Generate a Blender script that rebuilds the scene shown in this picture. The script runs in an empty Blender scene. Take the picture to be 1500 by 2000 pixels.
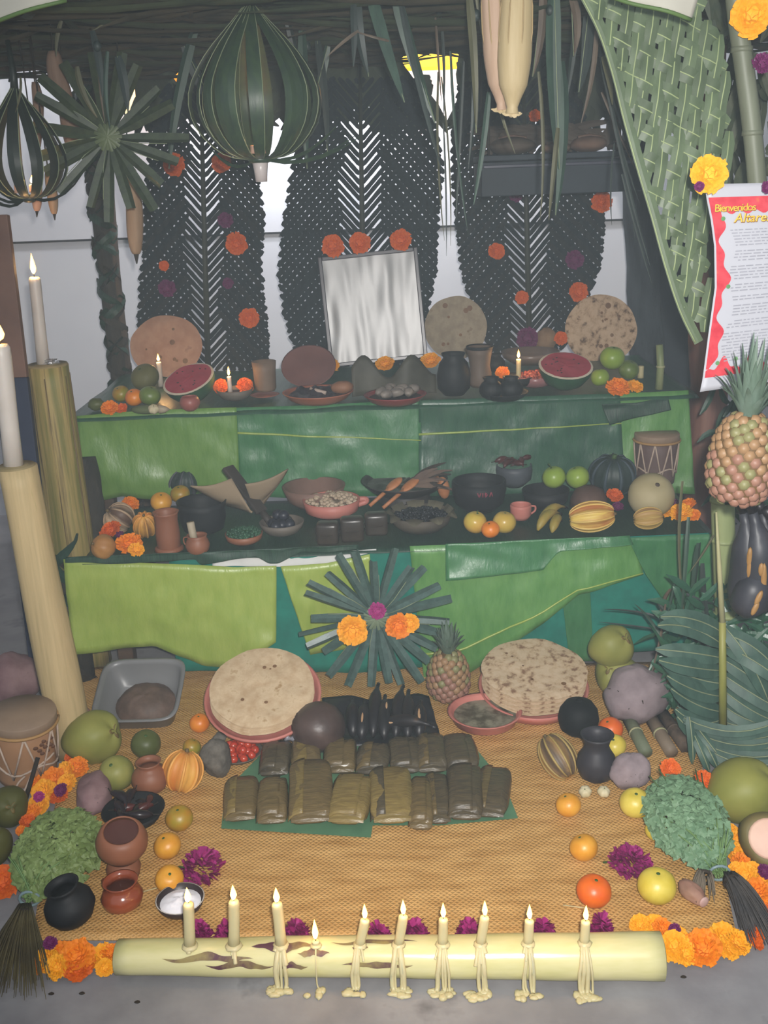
import bpy, bmesh, math, random
from mathutils import Vector as V, Matrix, Quaternion, noise as N
random.seed(7)
R = random.uniform
PI = math.pi
S = bpy.context.scene
COL = S.collection

# ---------------------------------------------------------------- camera
F, TH, RO = 2000.0, math.radians(18), .038
CAM = V((0, 0, 1.5))
_f = V((0, math.cos(TH), -math.sin(TH)))
_u0 = V((0, math.sin(TH), math.cos(TH)))
_r0 = V((1, 0, 0))
_r = _r0 * math.cos(RO) - _u0 * math.sin(RO)
_u = _r0 * math.sin(RO) + _u0 * math.cos(RO)
cd = bpy.data.cameras.new('camera')
cd.sensor_fit = 'VERTICAL'; cd.sensor_height = 36; cd.lens = 36
cam = bpy.data.objects.new('camera', cd); COL.objects.link(cam)
m = Matrix((_r, _u, -_f)).transposed().to_4x4(); m.translation = CAM
cam.matrix_world = m
S.camera = cam

# ---------------------------------------------------------------- world, lamps, exposure
w = bpy.data.worlds.new('world'); S.world = w; w.use_nodes = True
w.node_tree.nodes['Background'].inputs[0].default_value = (.80, .90, 1, 1)
w.node_tree.nodes['Background'].inputs[1].default_value = .42
S.view_settings.view_transform = 'Standard'
S.view_settings.look = 'None'
S.view_settings.exposure = .48
S.view_settings.gamma = 1
S.cycles.max_bounces = 8; S.cycles.diffuse_bounces = 3; S.cycles.glossy_bounces = 3
S.view_settings.use_curve_mapping = False

def emitter(name, kind, loc, energy, col, size=.1, rot=None, sy=None):
    l = bpy.data.lights.new(name, kind); l.energy = energy; l.color = col
    if kind == 'AREA':
        l.size = size
        if sy: l.shape = 'RECTANGLE'; l.size_y = sy
    else: l.shadow_soft_size = size
    o = bpy.data.objects.new(name, l); COL.objects.link(o); o.location = loc
    if rot: o.rotation_euler = rot
    return o
fl = emitter('camera_flash', 'SPOT', CAM + V((.05, -.02, .07)), 255, (1, .985, .95), .025)
fl.data.spot_size = math.radians(88); fl.data.spot_blend = 1
fl.rotation_mode = 'QUATERNION'; fl.rotation_quaternion = (_f + _r * .10 + _u * .02).to_track_quat('-Z', 'Y')
emitter('room_tube_light', 'AREA', (-.15, 4.40, 2.9), 62, (.86, .92, 1), 2.6, (math.radians(14), 0, 0), .12)
emitter('low_wall_fill', 'AREA', (-.08, 4.54, 1.80), 6.5, (.86, .92, 1), 1.5, (math.radians(30), 0, 0), .10)  # unseen fill light added behind the fronds to brighten the wall



# ---------------------------------------------------------------- pixel <-> place (1500 x 2000 frame)
def ray(px, py): return _f + _r * ((px - 750) / F) + _u * ((1000 - py) / F)
def at(px, py, z=0):
    d = ray(px, py); return CAM + d * ((z - CAM.z) / d.z)
def atY(px, py, Y):
    d = ray(px, py); return CAM + d * (Y / d.y)
def dep(p): return (V(p) - CAM).dot(_f)
def pix(p, n): return n * dep(p) / F          # metres covered by n pixels at p
for _x, _y, _e, _c in ((835, 60, .5, (1, .46, .06)), (240, 100, .3, (1, .60, .25)), (865, 190, .4, (1, .5, .25))):
    emitter('warm_gap_fill', 'POINT', atY(_x, _y, 4.8) + V((0, -.16, .10)), _e, _c, .03)  # unseen warm lights added before the wall to tint the roof gaps
def place(px, py, wpx, hr, z):
    """base point and width of a thing whose visual centre is at the pixel, standing on height z"""
    p = at(px, py, z + .03)
    for _ in range(4):
        W = pix(p, wpx); p = at(px, py, z + W * hr / 2)
    return V((p.x, p.y, z)), W

# ---------------------------------------------------------------- materials
def lin(c):
    c = c.lstrip('#'); o = []
    for i in (0, 2, 4):
        x = int(c[i:i+2], 16) / 255
        o.append(x / 12.92 if x <= .04045 else ((x + .055) / 1.055) ** 2.4)
    return (*o, 1)
MATS = {}
def mat(name, c1, c2=None, sc=6, rough=.6, bump=.3, stretch=(1, 1, 1), kind='noise', lo=.35, hi=.65, spec=.4,
        metal=0, trans=0, sss=0, emit=0, bsc=None, c3=None, dist=.002):
    if name in MATS: return MATS[name]
    mt = bpy.data.materials.new(name); mt.use_nodes = True
    nt = mt.node_tree; nd = nt.nodes; L = nt.links
    b = nd['Principled BSDF']
    b.inputs['Roughness'].default_value = rough
    b.inputs['Specular IOR Level'].default_value = spec
    b.inputs['Metallic'].default_value = metal
    b.inputs['Transmission Weight'].default_value = trans
    b.inputs['Base Color'].default_value = lin(c1)
    if sss:
        b.inputs['Subsurface Weight'].default_value = sss
        b.inputs['Subsurface Radius'].default_value = (.02, .01, .006)
    if emit:
        b.inputs['Emission Color'].default_value = lin(c1); b.inputs['Emission Strength'].default_value = emit
        MATS[name] = mt; return mt
    tc = nd.new('ShaderNodeTexCoord'); mp = nd.new('ShaderNodeMapping')
    mp.inputs['Scale'].default_value = stretch
    L.new(tc.outputs['Object'], mp.inputs['Vector'])
    def tex(k, s):
        if k == 'wave':
            t = nd.new('ShaderNodeTexWave'); t.inputs['Scale'].default_value = s
            t.inputs['Distortion'].default_value = 2.5; t.inputs['Detail'].default_value = 3; o = t.outputs['Fac']
        elif k == 'voronoi':
            t = nd.new('ShaderNodeTexVoronoi'); t.inputs['Scale'].default_value = s; o = t.outputs['Distance']
        else:
            t = nd.new('ShaderNodeTexNoise'); t.inputs['Scale'].default_value = s
            t.inputs['Detail'].default_value = 5; t.inputs['Roughness'].default_value = .6; o = t.outputs['Fac']
        L.new(mp.outputs['Vector'], t.inputs['Vector']); return o
    o = tex(kind, sc)
    if c2:
        r = nd.new('ShaderNodeValToRGB'); e = r.color_ramp.elements
        e[0].position = lo; e[0].color = lin(c1); e[1].position = hi; e[1].color = lin(c2)
        if c3:
            x = e.new(min(.98, hi + .12)); x.color = lin(c3)
        L.new(o, r.inputs['Fac']); L.new(r.outputs['Color'], b.inputs['Base Color'])
    if bump:
        bp = nd.new('ShaderNodeBump'); bp.inputs['Strength'].default_value = bump
        bp.inputs['Distance'].default_value = dist
        L.new(tex(kind, bsc) if bsc else o, bp.inputs['Height'])
        L.new(bp.outputs['Normal'], b.inputs['Normal'])
    MATS[name] = mt; return mt

# ---------------------------------------------------------------- shapes: each returns (verts, faces)
def join(*sh):
    vs, fs = [], []
    for v, f in sh:
        k = len(vs); vs += list(v); fs += [tuple(i + k for i in q) for q in f]
    return vs, fs
def moved(sh, M): return [M @ V(v) for v in sh[0]], sh[1]
def T(x=0, y=0, z=0): return Matrix.Translation((x, y, z))
def Rx(a): return Matrix.Rotation(a, 4, 'X')
def Ry(a): return Matrix.Rotation(a, 4, 'Y')
def Rz(a): return Matrix.Rotation(a, 4, 'Z')
def Sc(x, y=None, z=None): return Matrix.Diagonal((x, y if y else x, z if z else x, 1))
def grid(fn, nu, nv, cu=False):
    vs = [V(fn(i / nu, j / nv)) for j in range(nv + 1) for i in range(nu if cu else nu + 1)]
    n = nu if cu else nu + 1; fs = []
    for j in range(nv):
        for i in range(nu):
            a = j * n + i; b = j * n + (i + 1) % n; fs.append((a, b, b + n, a + n))
    return vs, fs
def lathe(prof, n=24, fn=None):
    vs, fs = [], []; rings = []
    for r, z in prof:
        if r < 1e-5: rings.append([len(vs)]); vs.append(V((0, 0, z)))
        else:
            k = len(vs); rings.append(list(range(k, k + n)))
            for i in range(n):
                a = 2 * PI * i / n; q = r * (fn(a, z) if fn else 1)
                vs.append(V((q * math.cos(a), q * math.sin(a), z)))
    for A, B in zip(rings, rings[1:]):
        for i in range(n):
            j = (i + 1) % n
            if len(A) == 1 and len(B) == 1: break
            if len(A) == 1: fs.append((A[0], B[j], B[i]))
            elif len(B) == 1: fs.append((A[i], A[j], B[0]))
            else: fs.append((A[i], A[j], B[j], B[i]))
    return vs, fs
def blob(rx, ry, rz, nu=20, nv=12, fn=None):
    pr = [(math.sin(PI * j / nv), -math.cos(PI * j / nv)) for j in range(nv + 1)]
    vs, fs = lathe([(max(r, 0) if 0 < j < nv else 0, z) for j, (r, z) in enumerate(pr)], nu)
    o = []
    for v in vs:
        k = fn(math.atan2(v.y, v.x), v.z, v) if fn else 1
        o.append(V((v.x * rx * k, v.y * ry * k, v.z * rz * (k if fn else 1))))
    return o, fs
def tube(pts, rad, n=8, cap=True):
    pts = [V(p) for p in pts]; k = len(pts); vs, fs = [], []
    if not hasattr(rad, '__len__'): rad = [rad] * k
    up = None
    for i, p in enumerate(pts):
        t = (pts[min(i + 1, k - 1)] - pts[max(i - 1, 0)]).normalized()
        if up is None: up = t.orthogonal().normalized()
        a = (up - t * up.dot(t)); a = a.normalized() if a.length > 1e-6 else t.orthogonal().normalized(); up = a
        b = t.cross(a)
        for j in range(n):
            q = 2 * PI * j / n; vs.append(p + (a * math.cos(q) + b * math.sin(q)) * rad[i])
    for i in range(k - 1):
        for j in range(n):
            jj = (j + 1) % n; fs.append((i*n+j, i*n+jj, (i+1)*n+jj, (i+1)*n+j))
    if cap: fs.append(tuple(range(n))[::-1]); fs.append(tuple(range((k-1)*n, k*n)))
    return vs, fs
def ribbon(pts, wid, nrm, fold=0, th=.0006):
    """leaf strip with a folded middle and real thickness"""
    pts = [V(p) for p in pts]; k = len(pts); vs = []; nrm = V(nrm)
    if not hasattr(wid, '__len__'): wid = [wid] * k
    for i, p in enumerate(pts):
        t = (pts[min(i + 1, k - 1)] - pts[max(i - 1, 0)]).normalized()
        s = t.cross(nrm); s = s.normalized() if s.length > 1e-5 else t.orthogonal().normalized()
        n2 = s.cross(t); h = wid[i] / 2
        M_ = p + n2 * (fold * h)
        vs += [p - s * h, M_, M_, p + s * h, p - s * h - n2 * th, M_ - n2 * th * 1.5, p + s * h - n2 * th]
    fs = []
    for i in range(k - 1):
        a = 7 * i; b = a + 7
        fs += [(a, a+1, b+1, b), (a+2, a+3, b+3, b+2), (a+5, a+4, b+4, b+5), (a+6, a+5, b+5, b+6)]
    return vs, fs
def box(sx, sy, sz, bev=.004, c=(0, 0, 0), seg=2):
    bm = bmesh.new(); bmesh.ops.create_cube(bm, size=1)
    for v in bm.verts: v.co = V((v.co.x * sx + c[0], v.co.y * sy + c[1], v.co.z * sz + c[2]))
    if bev: bmesh.ops.bevel(bm, geom=bm.edges[:] + bm.verts[:], offset=bev, segments=seg, profile=.5, affect='EDGES')
    bm.verts.index_update()
    r = [v.co.copy() for v in bm.verts], [tuple(v.index for v in f.verts) for f in bm.faces]
    bm.free(); return r
def curve(p0, p1, sag=V((0, 0, 0)), n=8):
    p0, p1, sag = V(p0), V(p1), V(sag)
    return [p0.lerp(p1, i / n) + sag * (4 * (i / n) * (1 - i / n)) for i in range(n + 1)]
def smooth_pts(pts, n=4):
    pts = [V(p) for p in pts]; o = []
    for i in range(len(pts) - 1):
        a, b = pts[max(i - 1, 0)], pts[i]; c, d = pts[i + 1], pts[min(i + 2, len(pts) - 1)]
        for k in range(n):
            t = k / n
            o.append(.5 * ((2*b) + (c - a)*t + (2*a - 5*b + 4*c - d)*t*t + (3*b - a - 3*c + d)*t**3))
    o.append(pts[-1]); return o
def vessel(prof, t, n=28):
    ins = [(max(r - t, 0), max(z, t)) for r, z in prof if r > t][::-1]
    ins = [(r, z - (t * .15 if i == 0 else 0)) for i, (r, z) in enumerate(ins)]
    if ins[-1][0] > 0: ins.append((0, t))
    return lathe(list(prof) + ins, n)
def inpoly(x, y, P):
    c = False; j = len(P) - 1
    for i in range(len(P)):
        if (P[i][1] > y) != (P[j][1] > y) and x < (P[j][0]-P[i][0])*(y-P[i][1])/(P[j][1]-P[i][1]) + P[i][0]: c = not c
        j = i
    return c
def lerp_tab(tab, x):
    if x <= tab[0][0]: return tab[0][1]
    for (a, b), (c, d) in zip(tab, tab[1:]):
        if x <= c: return b + (d - b) * (x - a) / (c - a)
    return tab[-1][1]

# ---------------------------------------------------------------- objects
def me(name, sh, m, smooth=True):
    d = bpy.data.meshes.new(name); d.from_pydata([tuple(v) for v in sh[0]], [], sh[1])
    if m: d.materials.append(m)
    if smooth: d.polygons.foreach_set('use_smooth', [True] * len(d.polygons))
    d.update(); return d
def ob(name, data, parent=None, loc=None, rot=None, scale=None):
    o = bpy.data.objects.new(name, data); COL.objects.link(o)
    if parent: o.parent = parent
    if loc is not None: o.location = loc
    if rot is not None:
        if isinstance(rot, Quaternion): o.rotation_mode = 'QUATERNION'; o.rotation_quaternion = rot
        else: o.rotation_euler = rot
    if scale is not None: o.scale = (scale,) * 3 if not hasattr(scale, '__len__') else scale
    return o
def mk(name, sh, m, parent=None, smooth=True, **k): return ob(name, me(name, sh, m, smooth), parent, **k)
def tag(o, label, cat=None, group=None, kind=None):
    if label: o['label'] = label
    if cat: o['category'] = cat
    if group: o['group'] = group
    if kind: o['kind'] = kind
    return o
def thing(name, label, cat, loc=(0, 0, 0), rot=None, group=None, scale=None):
    return tag(ob(name, None, None, loc, rot, scale), label, cat, group)
def struct(name, sh, m, parent=None, smooth=False):
    o = mk(name, sh, m, parent, smooth)
    if not parent: o['kind'] = 'structure'
    return o
def aim(n, spin=0):
    return V(n).to_track_quat('Z', 'Y') @ Quaternion((0, 0, 1), spin)
# ================================================================ the setting
Mwall = mat('painted_wall', '#d9d9dc', '#cfcfd4', 1.5, .8, .1)
Mfloor = mat('concrete', '#7d7b7e', '#918f91', 5, .55, .25, c3='#6b696c', hi=.6, bsc=60)
Mceil = mat('ceiling_paint', '#d8d2c4', '#cfc8b8', 2, .9, .05)
Mseam = mat('dark_seam', '#1e1f22', '#2a2b2e', 8, .7, .1)
YW = 4.8
struct('floor', box(8, 6.4, .1, 0, (0, 1.8, -.05)), Mfloor)
struct('wall_back', box(8, .1, 3, 0, (0, YW + .05, 1.5)), Mwall)
struct('wall_left', box(.1, 5, 3, 0, (-3.6, 2.3, 1.5)), Mwall)
struct('wall_right', box(.1, 5, 3, 0, (3.6, 2.3, 1.5)), Mwall)
struct('ceiling', box(8, 3.2, .1, 0, (0, 3.3, 3.0)), Mceil)
p = atY(400, 460, YW)
struct('trim_1', box(7, .010, .009, .002, (0, YW - .004, p.z)), Mseam)

# ================================================================ the tiers
Y1, Z1, Y2, Z2 = 2.95, .426, 3.50, .756
YB = 4.30
Mwood = mat('old_plank', '#5b4636', '#3f3128', 4, .75, .4, (1, 8, 8))
Mteal = mat('teal_cloth', '#127a68', '#0e6b5c', 20, .8, .15)
Mwhite = mat('white_paper', '#d9d9d6', '#cfcfcc', 9, .7, .15)
def tier(label, Y, Yb, Z, xl, xr):
    a, b = atY(xl[0], xl[1], Y).x, atY(xr[0], xr[1], Y).x
    t = thing('table', label, 'table', ((a + b) / 2, (Y + Yb) / 2, 0)); w = b - a; d = Yb - Y - .02
    mk('table_top', box(w - .02, d, .03, .004, (0, 0, Z - .021)), Mwood, t, False)
    for sx in (-1, 1):
        for sy in (-1, 1):
            mk('leg', box(.05, .05, Z - .036, .004, (sx * (w/2 - .06), sy * (d/2 - .05), (Z - .036)/2)), Mwood, t, False)
    return t, a, b
t1, ax1, bx1 = tier('low front table of the altar hidden under lime green banana leaves', Y1 + .03, Y2, Z1, (176, 1085), (1385, 1040))
ax1o = atY(125, 1085, Y1 + .03).x
t2, ax2, bx2 = tier('tall rear table of the altar hidden under dark green banana leaves', Y2 + .03, YB, Z2, (148, 805), (1345, 765))

def leafmat(n, a, b, c=None, **k):
    return mat(n, a, b, 4, k.get('rough', .36), .7, (9, 1.6, 3), lo=.25, hi=.75, spec=.6, c3=c, dist=.004)
Mlime = leafmat('lime_leaf', '#8aa142', '#a0b055')
Mgreen = leafmat('green_leaf', '#4c8040', '#669551')
Mmid = leafmat('mid_leaf', '#30683f', '#457c4e')
Mdark = leafmat('dark_leaf', '#234b39', '#335e44')
Mdeep = mat('deep_leaf', '#1a3428', '#274635', 12, .45, .4, (20, 2, 2))

def sheet(name, Y, top, bot, mt, label, cat='banana leaf', amp=.012, off=0, seed=0, nu=44, nv=14, group=None, curl=0, mid=None):
    """leaf or cloth hanging at depth Y; top/bot = lists of (x, y) pixel points along its upper and lower hem"""
    x0, x1 = top[0][0], top[-1][0]; bx0, bx1 = bot[0][0], bot[-1][0]
    def fn(u, v):
        xt = x0 + (x1 - x0) * u; xb = bx0 + (bx1 - bx0) * u
        yt, yb = lerp_tab(top, xt), lerp_tab(bot, xb)
        q = atY(xt + (xb - xt) * v, yt + (yb - yt) * v, Y - off)
        q.y += amp * (N.noise(V((q.x * 5 + seed, q.z * 4, seed))) - .6) * (.3 + v) - curl * v * v
        q.y += .007 * N.noise(V((q.x * 14 + seed, q.z * 20, seed))) * min(1, 6 * v) + .012 * abs(N.noise(V((q.x * 3.1 + q.z * 3 + seed, q.z * 2.5 - q.x, seed)))) * min(1, 4 * v)
        return q
    o = mk(name, grid(fn, nu, nv), mt)
    so = o.modifiers.new('thickness', 'SOLIDIFY'); so.thickness = .0015; so.offset = 1
    tag(o, label, cat, group)
    if mid:
        pts = []
        for i in range(21):
            u, v = i / 20, mid[0] + (mid[1] - mid[0]) * i / 20
            q = V(fn(u, v)); q.y -= .003; pts.append(q)
        mk('midrib', tube(pts, [.0045 - .0025 * i / 20 for i in range(21)], 6), Mlime if mt != Mlime else mat('pale_rib', '#a8b562', '#9aa852', 9), o)
    return o
# teal cloth first, then the leaves in front of it
sheet('tablecloth', Y1, [(330, 1092), (1385, 1040)], [(345, 1308), (700, 1312), (1380, 1262)], Mteal,
      'teal green tablecloth showing between the lime and green leaves of the front table', 'tablecloth', .01, .004, 3)
sheet('paper_strip', Y1, [(415, 1086), (560, 1084), (735, 1072)], [(415, 1106), (560, 1107), (640, 1101), (735, 1076)], Mwhite,
      'white paper strip along the front table edge beneath dark scalloped leaves', 'paper', .002, .012, 4)
sheet('banana_leaf', Y1, [(124, 1092), (230, 1097), (390, 1103), (460, 1108), (540, 1105)], [(142, 1276), (300, 1262), (400, 1300), (450, 1302), (540, 1250)], Mlime,
      'big lime green banana leaf hanging at the left of the front table', off=.022, seed=1, amp=.014)
sheet('banana_leaf', Y1, [(548, 1106), (640, 1099), (722, 1082)], [(606, 1280), (680, 1268), (740, 1252)], Mlime,
      'narrow lime green banana leaf behind the large palm star', off=.026, seed=2)
sheet('banana_leaf', Y1, [(800, 1066), (1000, 1060), (1245, 1049)], [(830, 1345), (900, 1325), (1060, 1215), (1130, 1158), (1255, 1120)], Mgreen,
      'broad mid green banana leaf draped right of the large palm star', off=.026, seed=5, amp=.02, mid=(.75, .95))
sheet('banana_leaf', Y1, [(1225, 1050), (1390, 1043)], [(1260, 1120), (1300, 1180), (1392, 1230)], Mmid,
      'dark green banana leaf at the right end of the front table', off=.034, seed=6)
sheet('banana_leaf', Y1, [(870, 1062), (1000, 1056), (1230, 1046)], [(870, 1130), (1060, 1112), (1090, 1075), (1235, 1060)], Mmid,
      'dark leaf flap folded over the front table edge under the plantains', off=.04, seed=9, curl=.01)
sheet('banana_leaf', Y1, [(1092, 1120), (1150, 1110)], [(1112, 1290), (1160, 1290)], Mmid,
      'narrow dark green leaf strip hanging over the teal cloth', off=.014, seed=19)
sheet('banana_leaf', Y2, [(150, 812), (300, 800), (462, 795)], [(165, 985), (240, 968), (330, 978), (470, 968)], leafmat('yellowgreen_leaf', '#5a8338', '#72954a'),
      'pale green banana leaf at the left end of the rear table', off=.03, seed=11, amp=.02)
sheet('banana_leaf', Y2, [(455, 796), (640, 790), (822, 780)], [(470, 968), (640, 968), (822, 966)], Mmid,
      'wide dark green banana leaf in the middle of the rear table', off=.02, seed=12, amp=.02, mid=(.28, .42))
sheet('banana_leaf', Y2, [(818, 782), (1000, 775), (1210, 768)], [(818, 968), (1000, 966), (1220, 962)], Mdark,
      'darkest blue green banana leaf at the right of the rear table', off=.034, seed=13, amp=.016, mid=(.36, .30))
sheet('banana_leaf', Y2, [(1195, 768), (1345, 762)], [(1190, 962), (1350, 958)], Mgreen,
      'light green banana leaf behind the small brown drum', off=.028, seed=14, amp=.03)
sheet('banana_leaf', Y2, [(1175, 790), (1245, 786), (1305, 775)], [(1190, 830), (1245, 815), (1310, 800)], Mdeep,
      'small dark torn leaf hanging below the twin orange marigolds', off=.05, seed=15)
sheet('banana_leaf', Y1, [(128, 1088), (400, 1078), (700, 1064)], [(128, 1098), (230, 1100), (330, 1097), (380, 1090), (392, 1104), (455, 1092), (500, 1086), (525, 1100), (545, 1099), (588, 1079), (640, 1079), (700, 1072)], Mdeep,
      'dark scalloped leaf edge overhanging the white paper strip', off=.046, seed=29, amp=.004, nu=90)
def top_layer(Yf, Yb, z, xa, xb, mt, label, seed, over=.02):
    def fn(u, v):
        x = xa + (xb - xa) * u; y = Yf - over + (Yb - Yf + over) * v
        dz = .006 + .004 * N.noise(V((x * 6, y * 6, seed)))
        if v == 0: y += .008 * N.noise(V((x * 7, seed, 0))); dz -= .008 + .006 * math.sin(x * 26) * N.noise(V((x * 3, 1, seed)))
        elif v < .06: y -= .004
        return x, y, z + dz - .004
    o = mk('leaf_runner', grid(fn, 90, 20), mt)
    o.modifiers.new('thickness', 'SOLIDIFY').thickness = .001
    tag(o, label, 'banana leaf'); return o
top_layer(Y1 - .008, Y2 - .03, Z1, ax1 - .01, bx1 + .01, Mdeep, 'dark banana leaf runner lying on the front table', 2)
top_layer(Y2 - .04, YB - .02, Z2, ax2 - .01, bx2 + .01, Mdark, 'dark banana leaf runner lying on the rear table', 5)

# ---------------------------------------------------------------- reed mat on the floor
def petate():
    mt = bpy.data.materials.new('reed_mat'); mt.use_nodes = True; nt = mt.node_tree; nd = nt.nodes; L = nt.links
    b = nd['Principled BSDF']; b.inputs['Roughness'].default_value = .6
    tc = nd.new('ShaderNodeTexCoord')
    def wv(rot, sc, prof='SIN'):
        mp = nd.new('ShaderNodeMapping'); mp.inputs['Rotation'].default_value[2] = rot; L.new(tc.outputs['Object'], mp.inputs['Vector'])
        t = nd.new('ShaderNodeTexWave'); t.wave_profile = prof; t.inputs['Scale'].default_value = sc; t.inputs['Distortion'].default_value = .6
        t.inputs['Detail'].default_value = 1
        L.new(mp.outputs[0], t.inputs['Vector']); return t.outputs['Fac']
    mx = nd.new('ShaderNodeMath'); mx.operation = 'MAXIMUM'
    L.new(wv(.78, 34), mx.inputs[0]); L.new(wv(-.80, 34), mx.inputs[1])
    n = nd.new('ShaderNodeTexNoise'); n.inputs['Scale'].default_value = 9; n.inputs['Detail'].default_value = 6
    mp = nd.new('ShaderNodeMapping'); mp.inputs['Scale'].default_value = (1, 4, 1); L.new(tc.outputs['Object'], mp.inputs['Vector']); L.new(mp.outputs[0], n.inputs['Vector'])
    r = nd.new('ShaderNodeValToRGB'); e = r.color_ramp.elements
    e[0].position = .3; e[0].color = lin('#b98a4c'); e[1].position = .72; e[1].color = lin('#dcae6c')
    L.new(n.outputs['Fac'], r.inputs['Fac'])
    mul = nd.new('ShaderNodeMixRGB'); mul.blend_type = 'MULTIPLY'; mul.inputs[0].default_value = .2
    L.new(r.outputs[0], mul.inputs[1]); L.new(mx.outputs[0], mul.inputs[2]); L.new(mul.outputs[0], b.inputs['Base Color'])
    bp = nd.new('ShaderNodeBump'); bp.inputs['Strength'].default_value = .6; bp.inputs['Distance'].default_value = .003
    L.new(mx.outputs[0], bp.inputs['Height']); L.new(bp.outputs['Normal'], b.inputs['Normal'])
    c = [at(62, 1838), at(1440, 1838), at(1330, 1295), at(155, 1305)]
    def fn(u, v):
        q = c[0].lerp(c[1], u).lerp(c[3].lerp(c[2], u), v)
        return q.x, q.y, .004 + .002 * N.noise(V((q.x * 4, q.y * 4, 0)))
    g = grid(fn, 60, 40)
    o = mk('reed_mat', g, mt); o.modifiers.new('thickness', 'SOLIDIFY').thickness = .003
    tag(o, 'golden woven reed mat spread on the floor before the altar', 'mat')
petate()
ZM = .007      # top of the mat

# ---------------------------------------------------------------- posts
Mbark = mat('dark_bark', '#2c2a25', '#403a30', 9, .85, .8, (3, 3, 1), dist=.01)
Mstick = mat('brown_stick', '#5a4a3c', '#3d3229', 6, .8, .5, (6, 6, 1), dist=.004)
Mstem = mat('banana_stem', '#a8946a', '#c0a87c', 3, .6, .35, (16, 16, .6), c3='#8f8a50', hi=.62, dist=.004)
Mstemg = mat('banana_stem_green', '#73703a', '#a38f58', 2.6, .6, .35, (14, 14, .5), c3='#463a20', lo=.42, hi=.57, dist=.004)
Mstemr = mat('banana_stem_red', '#6a4038', '#8a6252', 2, .6, .3, (9, 9, .5), c3='#7d6a45', hi=.66, dist=.004)
Mroot = mat('root_fibre', '#3a3026', '#241d17', 12, .9, .5)
def post(name, label, pts, rad, mt, wob=.12, seed=0, cat='post', tw=7):
    pts = smooth_pts(pts, 6); k = len(pts)
    vs, fs = tube(pts, [rad] * k if not hasattr(rad, '__len__') else [lerp_tab([(i / (len(rad) - 1), r) for i, r in enumerate(rad)], j / (k - 1)) for j in range(k)], 14)
    vs = [v + V((N.noise(v * 14 + V((seed, 0, 0))), N.noise(v * 14 + V((0, seed, 0))), 0)) * wob * .06 for v in vs]
    return tag(mk(name, (vs, fs), mt), label, cat)
def wrapped_post(label, P, Q, r):
    t = thing('wrapped_post', label, 'post', P)
    d = V(Q) - V(P); n = int(d.length / .03)
    mk('pole', tube([V((0, 0, 0)), d], r * .8, 12), Mbark, t)
    for i in range(n):
        a = d * (i / n); k = 10; ph = i * 1.3
        hz = V((0, 0, .16)) if i % 2 else V((0, 0, .12)); sg = 1 if i % 2 else -1
        pts = [a + hz * (j / k) + V((math.cos(ph + sg * j * .45), math.sin(ph + sg * j * .45), 0)) * r * (.90 + .05 * math.sin(PI * j / k) + .05 * R(-1, 1)) for j in range(k + 1)]
        mk('leaf_wrap', ribbon(pts, [.016 + .016 * math.sin(PI * j / k) for j in range(k + 1)], V((math.cos(ph + sg * 2.2), math.sin(ph + sg * 2.2), 0)), .15, .003), Mdeep if i % 3 else Mbark, t)
    return t
b0 = atY(203, 790, 4.05); wrapped_post('left rear post wrapped in braided dark palm leaves', (b0.x, 4.36, 0), (b0.x + .0, 4.36, 1.95), .05)
q0 = atY(247, 720, 4.36)
post('thin_pole', 'thin brown pole standing beside the braided left post', [(q0.x, 4.36, 0), (q0.x - .01, 4.36, 1), (q0.x + .01, 4.36, 1.95)], .028, Mstick, .15, 3)
q1 = atY(1242, 700, 4.36)
post('rear_post', 'dark grey rough post at the right rear behind the shelf', [(q1.x + .09, 4.40, 0), (q1.x + .05, 4.40, .8), (q1.x, 4.40, 1.4), (q1.x - .01, 4.40, 1.95)], .07, mat('grey_bark', '#2b3238', '#3c444a', 7, .85, .8, (3, 3, 1), dist=.01), .25, 5)
q2 = atY(1376, 850, 3.66)
post('stem_post', 'reddish brown banana trunk upright behind the hanging pineapple', [(q2.x + .04, 3.66, 0), (q2.x, 3.66, .45), (q2.x + .005, 3.66, .72), (q2.x - .03, 3.66, 1.0), (q2.x - .05, 3.66, 1.95)], [.07, .07, .065, .05, .04], Mstemr, .1, 8)
q3 = at(160, 1385)
wrapped_post('short post wrapped in mossy strips under the left end of the front table', (atY(168, 1340, 2.995).x, 2.995, 0), (atY(168, 1340, 2.995).x, 2.995, Z1 - .06), .042)
q4 = atY(186, 1030, 3.44)
post('corner_post', 'dark post rising at the left end between the two tables', [(ax1o - .03, 3.44, 0), (ax1o - .025, 3.44, .4), (ax1o - .03, 3.44, .62)], .035, Mbark, .2, 9)
# dark board behind on the right, leaning board at the far left
Mnavy = mat('navy_board', '#1d2730', '#26313b', 5, .6, .2)
q = atY(1322, 690, 4.5)
tag(mk('dark_board', box(.22, .03, 1.25, .004, (q.x + .01, 4.5, .625)), Mnavy, None, False), 'dark navy board standing behind the right end of the altar', 'board')
t = thing('leaning_board', 'narrow board leaning at the far left, brown above and navy below', 'board', at(62, 1450))
t.location = (atY(40, 1100, 2.9).x + .03, 2.9, 0)
d = atY(-12, 470, 3.0) - V(t.location)
e = d / d.length
def plank(a, b, wd): return moved(box(wd, .025, (b - a) * d.length, .003, (0, 0, (a + b) / 2 * d.length)), d.to_track_quat('Z', 'Y').to_matrix().to_4x4())
mk('upper_board', plank(.72, 1.05, .10), mat('brown_board', '#6b4d3f', '#573d33', 5, .7, .2), t, False)
mk('lower_board', plank(.012, .72, .10), mat('navy_plank', '#1c2338', '#252c42', 5, .7, .2), t, False)

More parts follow.
